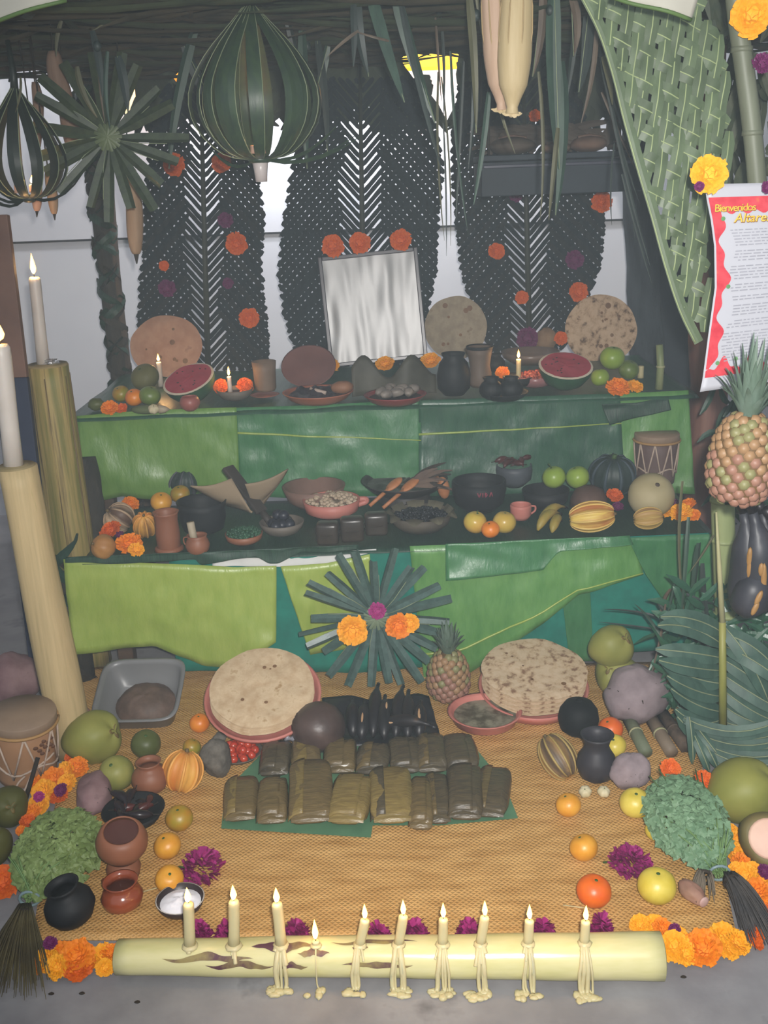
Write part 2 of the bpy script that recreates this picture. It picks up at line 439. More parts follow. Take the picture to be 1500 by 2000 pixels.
# ================================================================ roof
Mthatch = mat('thatch', '#2e2c22', '#4a4433', 8, .85, .4)
Mthatch2 = mat('thatch_green', '#2c3324', '#3c4630', 8, .7, .3)
roof = thing('thatched_roof', 'dark thatched roof of palm leaves and sticks above the altar', 'roof', (0, 3.5, 1.95))
for i, (y, z, r) in enumerate(((2.86, .05, .022), (3.5, .05, .02), (4.22, .03, .022))):
    y -= 3.5
    mk('roof_pole', tube(smooth_pts([(-1.75, y + R(-.03, .03), z - .03), (-.5, y + R(-.02, .02), z + R(-.01, .01)), (.6, y, z + .02), (1.6, y + R(-.03, .03), z + .05)], 5), r, 10), Mstick, roof)
for x in (-1.5, -.75, 0, .75, 1.35):
    mk('rafter', tube([(x, -.75, .075), (x + R(-.08, .08), .82, .045)], .022, 8), Mstick, roof)
sh1, sh2 = [], []
for i in range(2600):
    x, y = R(-1.85, 1.75), R(-.8, .88)
    L_ = R(.3, .9); a = R(-.25, .25) + (PI if R(0, 1) < .5 else 0)
    if R(0, 1) < .42: a += R(.3, 2.8)
    z = R(.02, .13) if i % 3 else R(-.02, .06)
    p0 = V((x, y, z)); p1 = p0 + V((math.cos(a) * L_, math.sin(a) * L_ * .6, R(-.05, .04)))
    p1.x = max(-1.9, min(1.8, p1.x)); p1.y = max(-.85, min(.93, p1.y))
    (sh1 if R(0, 1) < .6 else sh2).append(ribbon(curve(p0, p1, (0, 0, R(-.04, .02)), 4), [.008, .022, .024, .02, .004], (R(-.5, .5), -.5, -1), .15))
o = mk('dry_thatch', join(*sh1), Mthatch, roof); o['kind'] = 'stuff'
o = mk('green_thatch', join(*sh2), Mthatch2, roof); o['kind'] = 'stuff'
def slab(u, v): return -1.9 + 3.75 * u, -.8 + 1.72 * v, .16 + .02 * N.noise(V((u * 9, v * 9, 0)))
o = mk('thatch_layer', grid(slab, 40, 20), Mthatch, roof); o.modifiers.new('thickness', 'SOLIDIFY').thickness = .02

# fringe behind the roof edge: clutter of leaf tips with holes that let the wall and the added glow through
fr = []
holes = [(243, 176, 34), (325, 128, 26), (362, 140, 24), (835, 106, 66), (862, 190, 30), (300, 122, 20), (880, 150, 24)]
for i in range(2300):
    px = R(-30, 1330); py = R(45, 215) - (0 if R(0, 1) < .75 else 40)
    if px < 190 and py > 95: continue
    Y = R(4.34, 4.52); p0 = atY(px, py - R(20, 60), Y); p1 = atY(px + R(-90, 90), py + R(0, 70), Y)
    ok = True
    for hx, hy, hr in holes:
        for s in (0, .25, .5, .75, 1):
            qx = p0.lerp(p1, s) - CAM; k = qx.dot(_f); ix = 750 + F * qx.dot(_r) / k; iy = 1000 - F * qx.dot(_u) / k
            if (ix - hx) ** 2 + ((iy - hy) * 1.5) ** 2 < hr * hr * .8: ok = False
    if ok: fr.append(ribbon(curve(p0, p1, (0, 0, R(-.03, .03)), 4), [.010, .044, .05, .036, .006], (0, -1, 0), .15))
tag(mk('leaf_fringe', join(*fr), Mthatch2), 'ragged fringe of dark leaf tips along the back of the roof', 'palm leaves', kind='stuff')

# glowing shapes added behind the roof edge to give its gaps warm colour
for px, py, wp, hp, col, lb in ((838, 106, 150, 52, '#ffc22e', 'yellow glowing lamp shape added behind a gap under the middle of the roof'), (243, 172, 54, 90, '#f6d6a0', 'cream glowing lamp shape added behind a gap above the left palm star'), (338, 132, 120, 46, '#ff9d2e', 'orange glowing lamp shape added behind the leaf fringe left of the large lantern')):
    c = atY(px, py, 4.66); r = pix(c, wp / 2); h = pix(c, hp)
    t = thing('emitter', lb, 'emitter', c - V((0, 0, h / 2)))
    mk('glow_shape', lathe([(r, 0), (r * .96, h * .3), (r * .8, h * .8), (r * .55, h), (0, h)], 24, lambda a, z: 1 if abs(math.cos(a)) > .5 else .8), mat('glow_' + col[1:], col, emit=1.0), t)
    for v in t.children[0].data.vertices: v.co.y *= .09 / max(.09, r)
    mk('lamp_cord', tube([(0, 0, h), (0, 0, 2.94 - t.location.z)], .004, 6), Mroot, t)

# ================================================================ weaving
def weave(parent, name, poly, ang, pitch, width, amp, over, to3, mt, seed=0, rib=None, mid=None, keep=None, data=None):
    """one leaf strip per part; poly is the 2D outline, ang the strip direction"""
    dx, dy = math.cos(ang), math.sin(ang); nx, ny = -dy, dx
    ks = [x * nx + y * ny for x, y in poly]; ss = [x * dx + y * dy for x, y in poly]
    k = math.floor(min(ks) / pitch) * pitch; row = 0
    while k < max(ks):
        runs = []; cur = []
        s = min(ss)
        step = over / 2
        while s <= max(ss):
            x, y = k * nx + s * dx, k * ny + s * dy
            if inpoly(x, y, poly) and (keep is None or keep(x, y)): cur.append((x, y, s))
            else:
                if len(cur) > 2: runs.append(cur)
                cur = []
            s += step
        if len(cur) > 2: runs.append(cur)
        for c in runs:
            kk = R(-.12, .12) * pitch
            pts = [to3(x + nx * kk, y + ny * kk, amp * math.cos(PI * (s / over) + row * PI)) for x, y, s in c]
            nrm = (to3(c[0][0], c[0][1], 1) - to3(c[0][0], c[0][1], 0)).normalized()
            wd = [width * (.6 if i in (0, len(pts) - 1) else R(.92, 1.06)) for i in range(len(pts))]
            mm = mt[row % len(mt)] if isinstance(mt, (list, tuple)) else mt
            o = mk(name, ribbon(pts, wd, nrm, .06), mm, parent)
            if rib: mk('midrib', tube([q + nrm * .0006 for q in pts], rib, 4), mid, o)
        k += pitch; row += 1

Mpalm = mat('palm_leaflet', '#0f191e', '#17242b', 14, .7, .3, (4, 4, 1), spec=.2)
Mpalm2 = mat('palm_leaflet_dry', '#1b2022', '#26292b', 14, .7, .3, (4, 4, 1), spec=.2)
Mrach = mat('palm_rachis', '#3a3d31', '#2c2f27', 9, .6, .3, (6, 6, 1))
def palm_panel(label, xm, tab, Y, mt):
    """tab: rows of (pixel y, left edge x, right edge x); xm: pixel x of the rachis at top and bottom"""
    ytop, ybot = tab[0][0], tab[-1][0]
    base = atY(xm[1], ybot, Y); top = atY(xm[0], ytop, Y)
    t = thing('woven_palm_frond', label, 'palm frond', base)
    up = (top - base); H = up.length; up = up / H; side = up.cross(V((0, 1, 0))).normalized() * 1
    if side.x < 0: side = -side
    to3 = lambda x, y, z: side * x + up * y + V((0, -1, 0)) * z
    mk('rachis', tube([V((0, -.006, -.0)), up * H * .5 + V((0, -.008, 0)), up * (H + .06)], [.013, .011, .006], 8), Mrach, t)
    L_, R_ = [], []
    for y, a, b in tab:
        f = (ybot - y) / (ybot - ytop); xc = xm[1] + (xm[0] - xm[1]) * f
        s = dep(base) / F
        L_.append(((a - xc) * s, f * H)); R_.append(((b - xc) * s, f * H))
    for E, sg in ((L_, -1), (R_, 1)):
        poly = [(0, 0)] + E[::-1] + [(0, H)]
        poly = [(0, -.0)] + [(x, y) for x, y in E[::-1]] + [(0, H)]
        hw = max(abs(x) for x, y in E)
        a = math.radians(48)
        A = a if sg > 0 else PI - a
        B = PI - a if sg > 0 else a
        weave(t, 'leaflet', poly, A, .0225, .0178, .0016, .0225, to3, mt, rib=None)
        inner = lambda x, y: abs(x) > hw * (.22 + .16 * N.noise(V((y * 5, sg, 0))))
        weave(t, 'leaflet', poly, B, .0225, .0205, .0016, .0225, lambda x, y, z: to3(x, y, z + .001), mt, keep=inner)
    return t, to3, base
palm_panel('left of three woven palm fronds standing against the back wall', (392, 407),
           [(165, 330, 455), (230, 300, 485), (330, 290, 500), (420, 282, 515), (500, 280, 508), (560, 272, 515), (640, 268, 525), (725, 275, 527)], YB, [Mpalm, Mpalm, Mpalm2])
palm_panel('middle woven palm frond standing behind the framed silver sheet', (703, 712),
           [(150, 630, 800), (230, 600, 840), (320, 575, 860), (420, 558, 852), (520, 545, 850), (600, 553, 838), (660, 568, 832), (720, 590, 830)], YB, [Mpalm])
palm_panel('right woven palm frond standing below the hanging navy shelf', (1022, 1034),
           [(150, 905, 1110), (240, 890, 1140), (330, 885, 1165), (440, 895, 1178), (520, 902, 1172), (600, 925, 1145), (690, 960, 1100)], YB, [Mpalm, Mpalm2])

# woven frond at the front right
Mw = mat('fresh_weave', '#47553c', '#566549', 10, .45, .3, (3, 3, 1))
Mw2 = mat('fresh_weave_b', '#4e5d42', '#5f6f51', 10, .45, .3, (3, 3, 1))
Mrib = mat('pale_midrib', '#9fac7c', '#8f9c6f', 9, .5, .1)
def front_weave():
    Yf = 2.45
    out = [(1148, 12), (1180, 75), (1205, 150), (1225, 230), (1250, 320), (1280, 420), (1305, 510), (1335, 600), (1368, 668),
           (1385, 640), (1392, 540), (1398, 430), (1425, 340), (1430, 250), (1425, 150), (1395, 60), (1330, -20), (1250, -40), (1150, -30)]
    base = atY(1290, 330, Yf); t = thing('woven_palm_screen', 'bright green woven palm screen hanging at the upper right', 'palm screen', base)
    s = dep(base) / F
    poly = [((x - 1290) * s, (330 - y) * s) for x, y in out]
    ux, uy = V((1, .0, 0)), V((-.02, .10, .995)).normalized()
    to3 = lambda x, y, z: ux * x + uy * y + V((0, -1, 0)) * (z - .25 * x * x)
    ed = smooth_pts([to3(x, y, .002) for x, y in poly[:9]], 4)
    mk('edge_strip', ribbon(ed, .022, (0, -1, 0), .1), Mw2, t)
    mk('edge_rib', tube([q + V((-.009, -.002, 0)) for q in ed], .0018, 5), Mrib, t)
    weave(t, 'leaf_strip', poly, math.radians(82), .030, .0285, .0045, .050, to3, [Mw, Mw2], rib=.0017, mid=Mrib)
    weave(t, 'leaf_strip', poly, math.radians(-27), .050, .036, .0045, .030, lambda x, y, z: to3(x, y, z - .0008), [Mw2, Mw], rib=.0017, mid=Mrib)
front_weave()
# ================================================================ builders for the offerings
Mcal = mat('calyx_green', '#3d5a24', '#2f481c', 9)
Mmar = [mat('marigold_orange', '#e07306', '#f08c12', 5, .7, .4, sss=.15),
        mat('marigold_gold', '#ee9a0c', '#f4ad22', 5, .7, .4, sss=.15),
        mat('marigold_deep', '#c9520c', '#e0690f', 5, .7, .4, sss=.15)]
Mmag = mat('magenta_petal', '#8f1a63', '#a8307d', 5, .7, .4, sss=.15)
Mpur = mat('purple_petal', '#5a1048', '#6f1a5a', 5, .7, .4, sss=.15)
def bloom(n, ruff, seed, flat=.62):
    random.seed(seed); out = []
    for i in range(n):
        f = (i + .5) / n; th = i * 2.39996; ph = math.acos(1 - 1.25 * f)
        d = V((math.sin(ph) * math.cos(th), math.sin(ph) * math.sin(th), math.cos(ph) * flat))
        L_ = R(.82, 1.05); s = V((-math.sin(th), math.cos(th), 0)); o = d.cross(s)
        w_ = ruff * R(.8, 1.2); base = d * .35
        tip = d * L_ + s * R(-.08, .08)
        pts = [base - s * w_ * .25, base + s * w_ * .25, d * L_ * .7 - s * w_ * .5, d * L_ * .72 + o * .05, d * L_ * .7 + s * w_ * .5,
               tip - s * w_ * .6 + d * R(-.1, .08), tip + o * .07 + d * R(-.02, .1), tip + s * w_ * .6 + d * R(-.1, .08)]
        out.append((pts, [(0, 1, 3, 2), (1, 4, 3), (2, 3, 6, 5), (3, 4, 7, 6)]))
    core = blob(.72, .72, .5 * flat / .62, 10, 6)
    return join(core, *out)
BL = {}
for ci, mt in enumerate(Mmar + [Mmag, Mpur]):
    for k in range(2):
        BL[ci, k] = me('petals', bloom(105 if ci < 3 else 70, .34 if ci < 3 else .30, ci * 7 + k, .62 if ci < 3 else .8), mt, False)
CAL = me('calyx', join(lathe([(0, -.55), (.12, -.5), (.25, -.3), (.38, -.12), (.3, 0)], 10), tube([(0, 0, -.5), (.05, 0, -.75)], .06, 5)), Mcal)
random.seed(11)
def flower(p, r, n, ci, label, name='marigold', group=None):
    q = aim(V(n).normalized(), R(0, 6))
    t = thing(name, label, 'flower', p, q, group, r)
    ob('petals', BL[ci, random.randrange(2)], t); ob('calyx', CAL, t)
    return t
def flower_floor(px, py, rpx, ci, label, z=0, group=None, n=None, name='marigold', lift=.55):
    p = at(px, py, z + .02); r = pix(p, rpx); p = at(px, py, z + r * lift)
    return flower(p, r, n or (R(-.5, .5), R(-.9, -.2), 1), ci, label, name, group)

def fruit(name, label, px, py, rpx, z, mt, sy=.92, scar=None, cat='fruit', tilt=None, fn=None, group=None, stem=None):
    p = at(px, py, z + .03)
    for _ in range(3): r = pix(p, rpx); p = at(px, py, z + r * sy)
    t = thing(name, label, cat, p, aim(tilt or (R(-.4, .4), R(-.6, .2), 1), R(0, 6)), group)
    def f(a, c, v): return (1 - .13 * math.exp(-((1 - abs(c)) / .05))) * (1 + .025 * N.noise(v * 2 + V((px, py, 0)))) * (fn(a, c) if fn else 1)
    mk('skin', blob(r, r, r * sy, 24, 16, f), mt, t)
    k = r * sy * .9
    mk('stem_scar', join(lathe([(0, k + r*.01), (r * .10, k + r * .0), (r * .13, k - r * .05)][::-1], 8)), scar or Mcal, t)
    if stem: mk('stem', tube([(0, 0, k), (0, r*.1, k + r * stem * .5), (r * .1, r*.1, k + r * stem)], r * .06, 6), Mcal, t)
    return t
peel = dict(rough=.38, bump=.35, bsc=160, dist=.0008, spec=.5)
Mor = mat('orange_peel', '#d9741a', '#e58a26', 16, **peel)
Mor2 = mat('orange_peel_yellow', '#cf8a20', '#dca23a', 16, **peel)
Mor3 = mat('orange_peel_red', '#d8591a', '#e2701f', 16, **peel)
Mor4 = mat('orange_peel_green', '#b07a1e', '#8b8a2c', 14, **peel)
Myel = mat('yellow_peel', '#c9b238', '#d8c458', 16, **peel)
Mlim = mat('lime_peel', '#5c7030', '#73853c', 16, **peel)
Mapg = mat('green_apple', '#8fa63f', '#7d9838', 12, .35, .1)
Mavo = mat('avocado', '#474f22', '#5a6030', 12, .45, .4, bsc=90, dist=.001)
Mgua = mat('pale_green_skin', '#7d7f3e', '#918d49', 10, .5, .2, c3='#6d6a36', hi=.6)
Mcoc = mat('coconut_husk', '#7d7f3a', '#99954c', 3.5, .55, .25, c3='#6d5a2c', hi=.62, bsc=9)
Mcoc2 = mat('coconut_husk_dark', '#4a4c20', '#5d5a2a', 4, .6, .3, c3='#3f3219', hi=.62, bsc=9)
Myam = mat('yam_skin', '#76575a', '#8f7272', 12, .85, .7, c3='#5d4446', hi=.62, dist=.004)
Myam2 = mat('grey_yam_skin', '#7d6f72', '#958689', 12, .85, .7, c3='#625658', hi=.62, dist=.004)
Mclay = mat('red_clay', '#7a4a33', '#8d5a40', 6, .5, .15, c3='#6a3f2e', hi=.66)
Mclayd = mat('dark_clay', '#4c3a31', '#5f4a3e', 6, .5, .15)
Mterra = mat('terracotta', '#a05a44', '#b06c55', 8, .45, .1)
Mpink = mat('pink_terracotta', '#b5695e', '#c07a6e', 8, .5, .1)
Mblk = mat('black_clay', '#141517', '#1d1e20', 8, .6, .15, spec=.3)
Mgry = mat('grey_clay', '#5b534b', '#6d645a', 7, .6, .2)
Mstone = mat('basalt', '#4b463f', '#6a645b', 40, .9, .9, c3='#37332e', dist=.004)
Mtlay = mat('tlayuda', '#b89b78', '#cdb593', 30, .8, .5, c3='#a38258', hi=.6, bsc=45, dist=.003)
Mtlay2 = mat('tlayuda_toasted', '#5d4430', '#b5987a', 38, .85, .6, lo=.33, hi=.46, c3='#c4a98c', bsc=50, dist=.003)
Mtlay3 = mat('tlayuda_grey', '#8d7f6b', '#a3957f', 25, .85, .5, c3='#7a6750', hi=.62, bsc=40, dist=.003)
Mtlay4 = mat('tlayuda_rosy', '#a07760', '#b38d74', 16, .85, .4, c3='#7f5747', hi=.64, bsc=40, dist=.003)
Mwax = mat('cream_wax', '#bdb084', '#c9bd94', 9, .4, .1, sss=.3)
Mwaxw = mat('white_wax', '#bfb5ab', '#c9c0b7', 9, .4, .05, sss=.3)
Mwick = mat('wick', '#1a1512', '#241d18', 9)
Mflame = mat('flame', '#ffb04a', emit=9)
Mfcore = mat('flame_core', '#ffe6a8', emit=22)
Mrind = mat('melon_rind', '#20402c', '#2f5a3a', 9, .45, .1, (1, 1, .3))
Mflesh = mat('melon_flesh', '#9d2f3c', '#b04350', 14, .6, .2, sss=.1)
Mpith = mat('pith', '#c7b9a0', '#d6c9b4', 9, .6, .1)

def vase(name, label, cat, px, py, wpx, prof, z, mt, t=.04, rot=None, group=None, scale_to=None, n=28, hr=None):
    hr = hr or max(z_ for r_, z_ in prof)
    b, W = place(px, py, wpx, hr, z)
    o = thing(name, label, cat, b, rot, group)
    mk('body', vessel([(r_ * W, z_ * W) for r_, z_ in prof], t * W, n), mt, o)
    o['_w'] = W
    return o, W
def handle(o, W, z0, z1, r, out, mt, side=1, ang=0, th=.035):
    pts = smooth_pts([V((r * W, 0, z1 * W)), V(((r + out) * W, 0, (z1 * .9 + z0 * .1) * W)), V(((r + out) * W, 0, (z1 * .4 + z0 * .6) * W)), V((r * W * .96, 0, z0 * W))], 4)
    h = mk('handle', moved(tube(pts, th * W, 7), Rz(ang)), mt, o); return h
def content(o, W, r, z, mt, name='contents', lump=.03, seed=0, dome=.0, kind=None):
    def fn(u, v):
        a = 2 * PI * u; q = r * W * v
        x, y = q * math.cos(a), q * math.sin(a)
        return x, y, z * W + dome * W * (1 - v * v) + lump * W * N.noise(V((x / W * 9, y / W * 9, seed))) * (1 - v ** 6)
    c = mk(name, grid(fn, 24, 7, True), mt, o)
    if kind: c['kind'] = kind
    return c
BOWL = [(0, 0), (.2, 0), (.36, .06), (.45, .16), (.5, .3)]
DISH = [(0, 0), (.3, 0), (.4, .05), (.48, .13), (.5, .15)]
PLATE = [(0, 0), (.28, 0), (.4, .03), (.5, .07)]
GLOBE = [(0, 0), (.2, 0), (.38, .12), (.49, .32), (.5, .45), (.44, .62), (.36, .72)]
OLLA = [(0, 0), (.18, 0), (.38, .12), (.49, .33), (.47, .52), (.36, .68), (.28, .74), (.27, .8), (.34, .9)]
CUP = [(0, 0), (.36, 0), (.44, .1), (.46, .6), (.42, 1.15), (.45, 1.4), (.5, 1.5)]
JUG = [(0, 0), (.25, 0), (.44, .16), (.5, .4), (.44, .6), (.38, .7), (.42, .82)]

def disc(R_, th, wav, seed, n=40, rings=7):
    def h(r, a, s): return wav * N.noise(V((math.cos(a) * r * 2.2 + seed, math.sin(a) * r * 2.2, seed))) * 1.6 + s
    vs, fs = [], []
    def ed(a): return R_ * (1 + .03 * N.noise(V((math.cos(a) * 2, math.sin(a) * 2, seed))))
    top = grid(lambda u, v: (ed(2*PI*u) * v * math.cos(2*PI*u), ed(2*PI*u) * v * math.sin(2*PI*u), h(v, 2*PI*u, th * (1 if v < 1 else .5))), n, rings, True)
    bot = grid(lambda u, v: (ed(2*PI*u) * (1-v) * math.cos(2*PI*u), ed(2*PI*u) * (1-v) * math.sin(2*PI*u), h(1-v, 2*PI*u, 0 if v > 0 else th * .5)), n, rings, True)
    return join(top, bot)

def flame_sh(h, r): return lathe([(0, 0), (r * .7, h * .12), (r, h * .3), (r * .72, h * .55), (r * .3, h * .82), (0, h)], 10)
def flame(parent, top, h, r):
    w_ = mk('wick', tube([V(top) - V((0, 0, .002)), V(top) + V((0, 0, h * .14))], r * .15, 5), Mwick, parent)
    f_ = mk('flame', moved(flame_sh(h, r), T(*(V(top) + V((0, 0, h * .12))))), Mflame, parent)
    mk('flame_core', moved(flame_sh(h * .72, r * .7), T(*(V(top) + V((0, -r * .55, h * .16))))), Mfcore, f_)
def glow(loc, e=.35, r=.012):
    emitter('candle_glow', 'POINT', loc, e, (1, .55, .2), r)
def candle(label, p0, p1, r, mt, fh=None, group=None, fr=None, glowe=0, fl=True):
    """candle from foot p0 to top p1"""
    t = thing('candle', label, 'candle', p0, None, group)
    d = V(p1) - V(p0)
    pts = [d * k for k in (0, .3, .6, .9, .97, 1)]
    vs, fs = tube(pts, [r * 1.05, r, r, r, r * .98, r * .72], 14)
    vs = [v + V((N.noise(v * 40) * r * .1, 0, 0)) for v in vs]
    mk('wax_stick', (vs, fs), mt, t)
    if fl:
        flame(t, d, fh or r * 4, fr or r * .62)
        if glowe: glow(V(p1) + V((0, -.005, (fh or r * 4) * .5)), glowe)
    return t
# ================================================================ things on the floor
ORANGE = [
    (390, 1412, 20, Mor, 'small bright orange between the grey tub and the left tortilla stack'),
    (350, 1598, 27, Mor4, 'greenish orange beside the bowl of dark dried chilies'),
    (327, 1652, 27, Mor2, 'yellow orange right of the wide mouthed clay pot'),
    (331, 1717, 28, Mor2, 'yellow orange just above the salt bowl'),
    (1110, 1572, 25, Mor2, 'small orange with green stem scar below the striped gourd'),
    (1140, 1655, 28, Mor2, 'golden orange alone on the right half of the mat'),
    (1160, 1740, 34, Mor3, 'large red orange fruit nearest the right end candles'),
    (1192, 1424, 25, Mor3, 'red orange fruit beside the round black pot'),
    (1200, 1456, 23, Myel, 'small yellow fruit tucked behind the dark vase'),
    (1241, 1568, 31, Myel, 'yellow green fruit left of the right coriander bunch'),
    (1283, 1730, 38, Myel, 'largest pale yellow citrus at the right front of the mat'),
    (1282, 1622, 22, Myel, 'small yellow fruit half under the right coriander bunch'),
    (375, 1459, 18, Mor4, 'small olive fruit behind the striped orange squash'),
]
for x, y, r, mt, lb in ORANGE:
    fruit('orange' if mt is not Myel else 'citrus_fruit', lb, x, y, r, ZM, mt, .9)
fruit('avocado', 'round dark green avocado in front of the grey tub', 285, 1453, 29, ZM, Mavo, .95)
fruit('guava', 'pale green round fruit between the coconut and the clay pot', 228, 1510, 34, ZM, Mgua, 1.05)

def lobed(n, d): return lambda a, c: 1 - d * (1 - abs(math.cos(a * n / 2))) * (1 - c * c) ** .5
Msqo = mat('striped_orange_squash', '#c26a24', '#d7a04a', 9, .5, .3, (1, 1, .15), c3='#6d4426', hi=.55)
Msqb = mat('striped_brown_gourd', '#574634', '#b98f4c', 10, .5, .3, (1, 1, .12), lo=.42, hi=.58, c3='#c9b070')
Msqy = mat('striped_yellow_gourd', '#a9672f', '#d9bb5c', 10, .5, .3, (1, 1, .12), lo=.42, hi=.56, c3='#8f4a2c')
Msqk = mat('dark_squash', '#16241f', '#2b3b37', 8, .5, .3, (1, 1, .2), c3='#46564f', hi=.66)
def gourd(name, label, px, py, wpx, z, mt, tall=1.1, n=10, d=.10, tilt=(0, -.3, 1), ribs=None, stemlen=.16, cat='squash', spin=0):
    p = at(px, py, z + .03)
    for _ in range(3): r = pix(p, wpx / 2); p = at(px, py, z + r * min(tall, 1))
    t = thing(name, label, cat, p, aim(V(tilt).normalized(), spin))
    f = lobed(n, d)
    def g(a, c): return f(a, c) * (1 - .12 * math.exp(-(1 - abs(c)) / .06))
    mk('rind', blob(r, r, r * tall, n * 6, 16, lambda a, c, v: g(a, c)), mt, t)
    if ribs:
        for k in range(n):
            a = 2 * PI * (k) / n
            pts = [V((math.cos(a) * math.sin(q) * r, math.sin(a) * math.sin(q) * r, -math.cos(q) * r * tall)) * g(a, -math.cos(q)) * 1.005 for q in [PI * (.12 + .76 * j / 12) for j in range(13)]]
            mk('rib', tube(pts, [r * .03 + r * .05 * math.sin(PI * j / 12) for j in range(13)], 6), ribs, t)
    mk('stem', tube([(0, 0, r * tall * .86), (r * .05, 0, r * (tall * .9 + stemlen))], [r * .13, r * .09], 7), Mcal if mt is Msqk else mat('dry_stem', '#6d5a34', '#54452a', 9), t)
    return t
Mcrib = mat('cream_rib', '#c9a04a', '#d6b86c', 9, .5, .2); Morib = mat('orange_rib', '#d38a38', '#dca858', 9, .5, .2)
gourd('squash', 'ribbed orange and yellow squash in front of the small olive fruit', 357, 1506, 76, ZM, Msqo, 1.12, 8, .12, (.25, .35, .9), Morib)
gourd('gourd', 'long striped brown gourd with yellow patches left of the dark vase', 1090, 1478, 66, ZM, Msqb, 1.5, 10, .08, (-.35, .55, .5), mat('tan_rib', '#a08a52', '#8c7440', 9))

def yam(name, label, px, py, wpx, z, mt, sy=.8, sz=.7, rz=0, seed=0, cat='root', cut=None, tiltx=0):
    p = at(px, py, z + .03)
    for _ in range(3): r = pix(p, wpx / 2); p = at(px, py, z + r * sz)
    t = thing(name, label, cat, p, (tiltx, 0, rz))
    vs, fs = blob(r, r * sy, r * sz, 30, 20, lambda a, c, v: 1 + .16 * N.noise(v * 1.5 + V((seed, 0, 0))) + .05 * N.noise(v * 5 + V((0, seed, 0))))
    mk('skin', (vs, fs), mt, t)
    for k in range(7):
        a = R(0, 6.28); b = R(-.4, .8); q = V((math.cos(a) * math.cos(b) * r, math.sin(a) * math.cos(b) * r * sy, math.sin(b) * r * sz))
        mk('rootlet', tube([q * .9, q * 1.06 + V((R(-.1, .1), R(-.1, .1), R(-.1, .1))) * r * .6], [r * .025, r * .008], 5), Mroot, t)
    if cut:
        mk('cut_face', blob(r * .12, r * sy * .62, r * sz * .62, 14, 8), cut, t, loc=(r * .93, 0, 0))
    return t
yam('yam', 'large pinkish yam at the left edge behind the drum', 22, 1325, 120, 0, Myam, .9, .8, .2, 1)
yam('yam', 'flat rosy yam between the drum and the left coconut', 128, 1394, 88, 0, mat('rosy_yam', '#96716a', '#a98379', 10, .85, .6, dist=.003), .6, .75, .1, 2)
yam('yam', 'knobbly purple brown yam standing left of the green fruit', 183, 1548, 70, ZM, Myam, 1.75, .85, .15, 3)
yam('yam', 'big lumpy grey lilac yam below the green coconuts at the right', 1243, 1357, 130, ZM, Myam2, .85, .86, .4, 4)
yam('yam', 'lumpy grey purple yam right of the dark vase', 1232, 1505, 84, ZM, Myam2, .75, .85, .2, 5)
yam('yam', 'pinkish root with a pale cut end below the right coriander', 1352, 1742, 72, ZM, mat('pink_root', '#8a6456', '#a27f6c', 10, .8, .5, dist=.003), .5, .5, -1.15, 6, cut=mat('root_cut', '#c4a39a', '#b08d86', 12))

def coconut(label, px, py, wpx, z, mt, tall=1.2, tilt=(.8, -.2, .5), cut=False):
    p = at(px, py, z + .03)
    for _ in range(3): r = pix(p, wpx / 2); p = at(px, py, z + r * .9)
    t = thing('coconut', label, 'coconut', p, aim(V(tilt).normalized(), .6))
    def f(a, c, v): return (1 + .045 * math.cos(3 * a)) * (1 - .16 * max(0, c) ** 3) * (1 + .02 * N.noise(v * 3))
    vs, fs = blob(r, r, r * tall, 30, 18, f)
    if cut: vs = [V((v.x, v.y, min(v.z, r * tall * .55))) for v in vs]
    mk('husk', (vs, fs), mt, t)
    if cut:
        zc = r * tall * .555
        mk('flesh', lathe([(0, zc + .001), (r * .62, zc + .002), (r * .7, zc), (r * .7, zc - .01)][::-1], 24), mat('coconut_flesh', '#d9b5a0', '#c99c8a', 6, .5, .1), t)
    else:
        mk('cap', join(*[moved(blob(r * .17, r * .10, r * .03, 8, 5), Rz(a) @ T(r * .16, 0, r * tall * .84)) for a in (0, 2.1, 4.2)]), mat('coconut_cap', '#5d4a26', '#7d6a35', 9), t)
    return t
coconut('green coconut in front of the left yams', 182, 1440, 104, 0, Mcoc, 1.22, (.85, -.25, .35))
coconut('dark olive coconut at the left edge beside the marigold chain', 14, 1575, 80, 0, Mcoc2, 1.2, (.5, -.7, .4))
coconut('dark coconut low at the left edge below another coconut', -12, 1652, 72, 0, Mcoc2, 1.2, (.2, -.5, .8))
coconut('green coconut topmost at the right end under the front table', 1195, 1262, 84, .10, Mcoc, 1.15, (.5, -.5, .6))
coconut('olive coconut wedged under the topmost one beside the grey lilac yam', 1205, 1318, 84, ZM, Mcoc, 1.15, (-.5, -.5, .6))
coconut('large green coconut at the right edge below the woven frond', 1452, 1545, 128, 0, Mcoc, 1.15, (.8, -.3, .5))
coconut('cut coconut showing pink white flesh at the right edge', 1500, 1640, 110, 0, mat('coconut_brown', '#6a5f3a', '#7f7248', 5, .6, .3), 1.15, (-.25, -.75, .62), True)

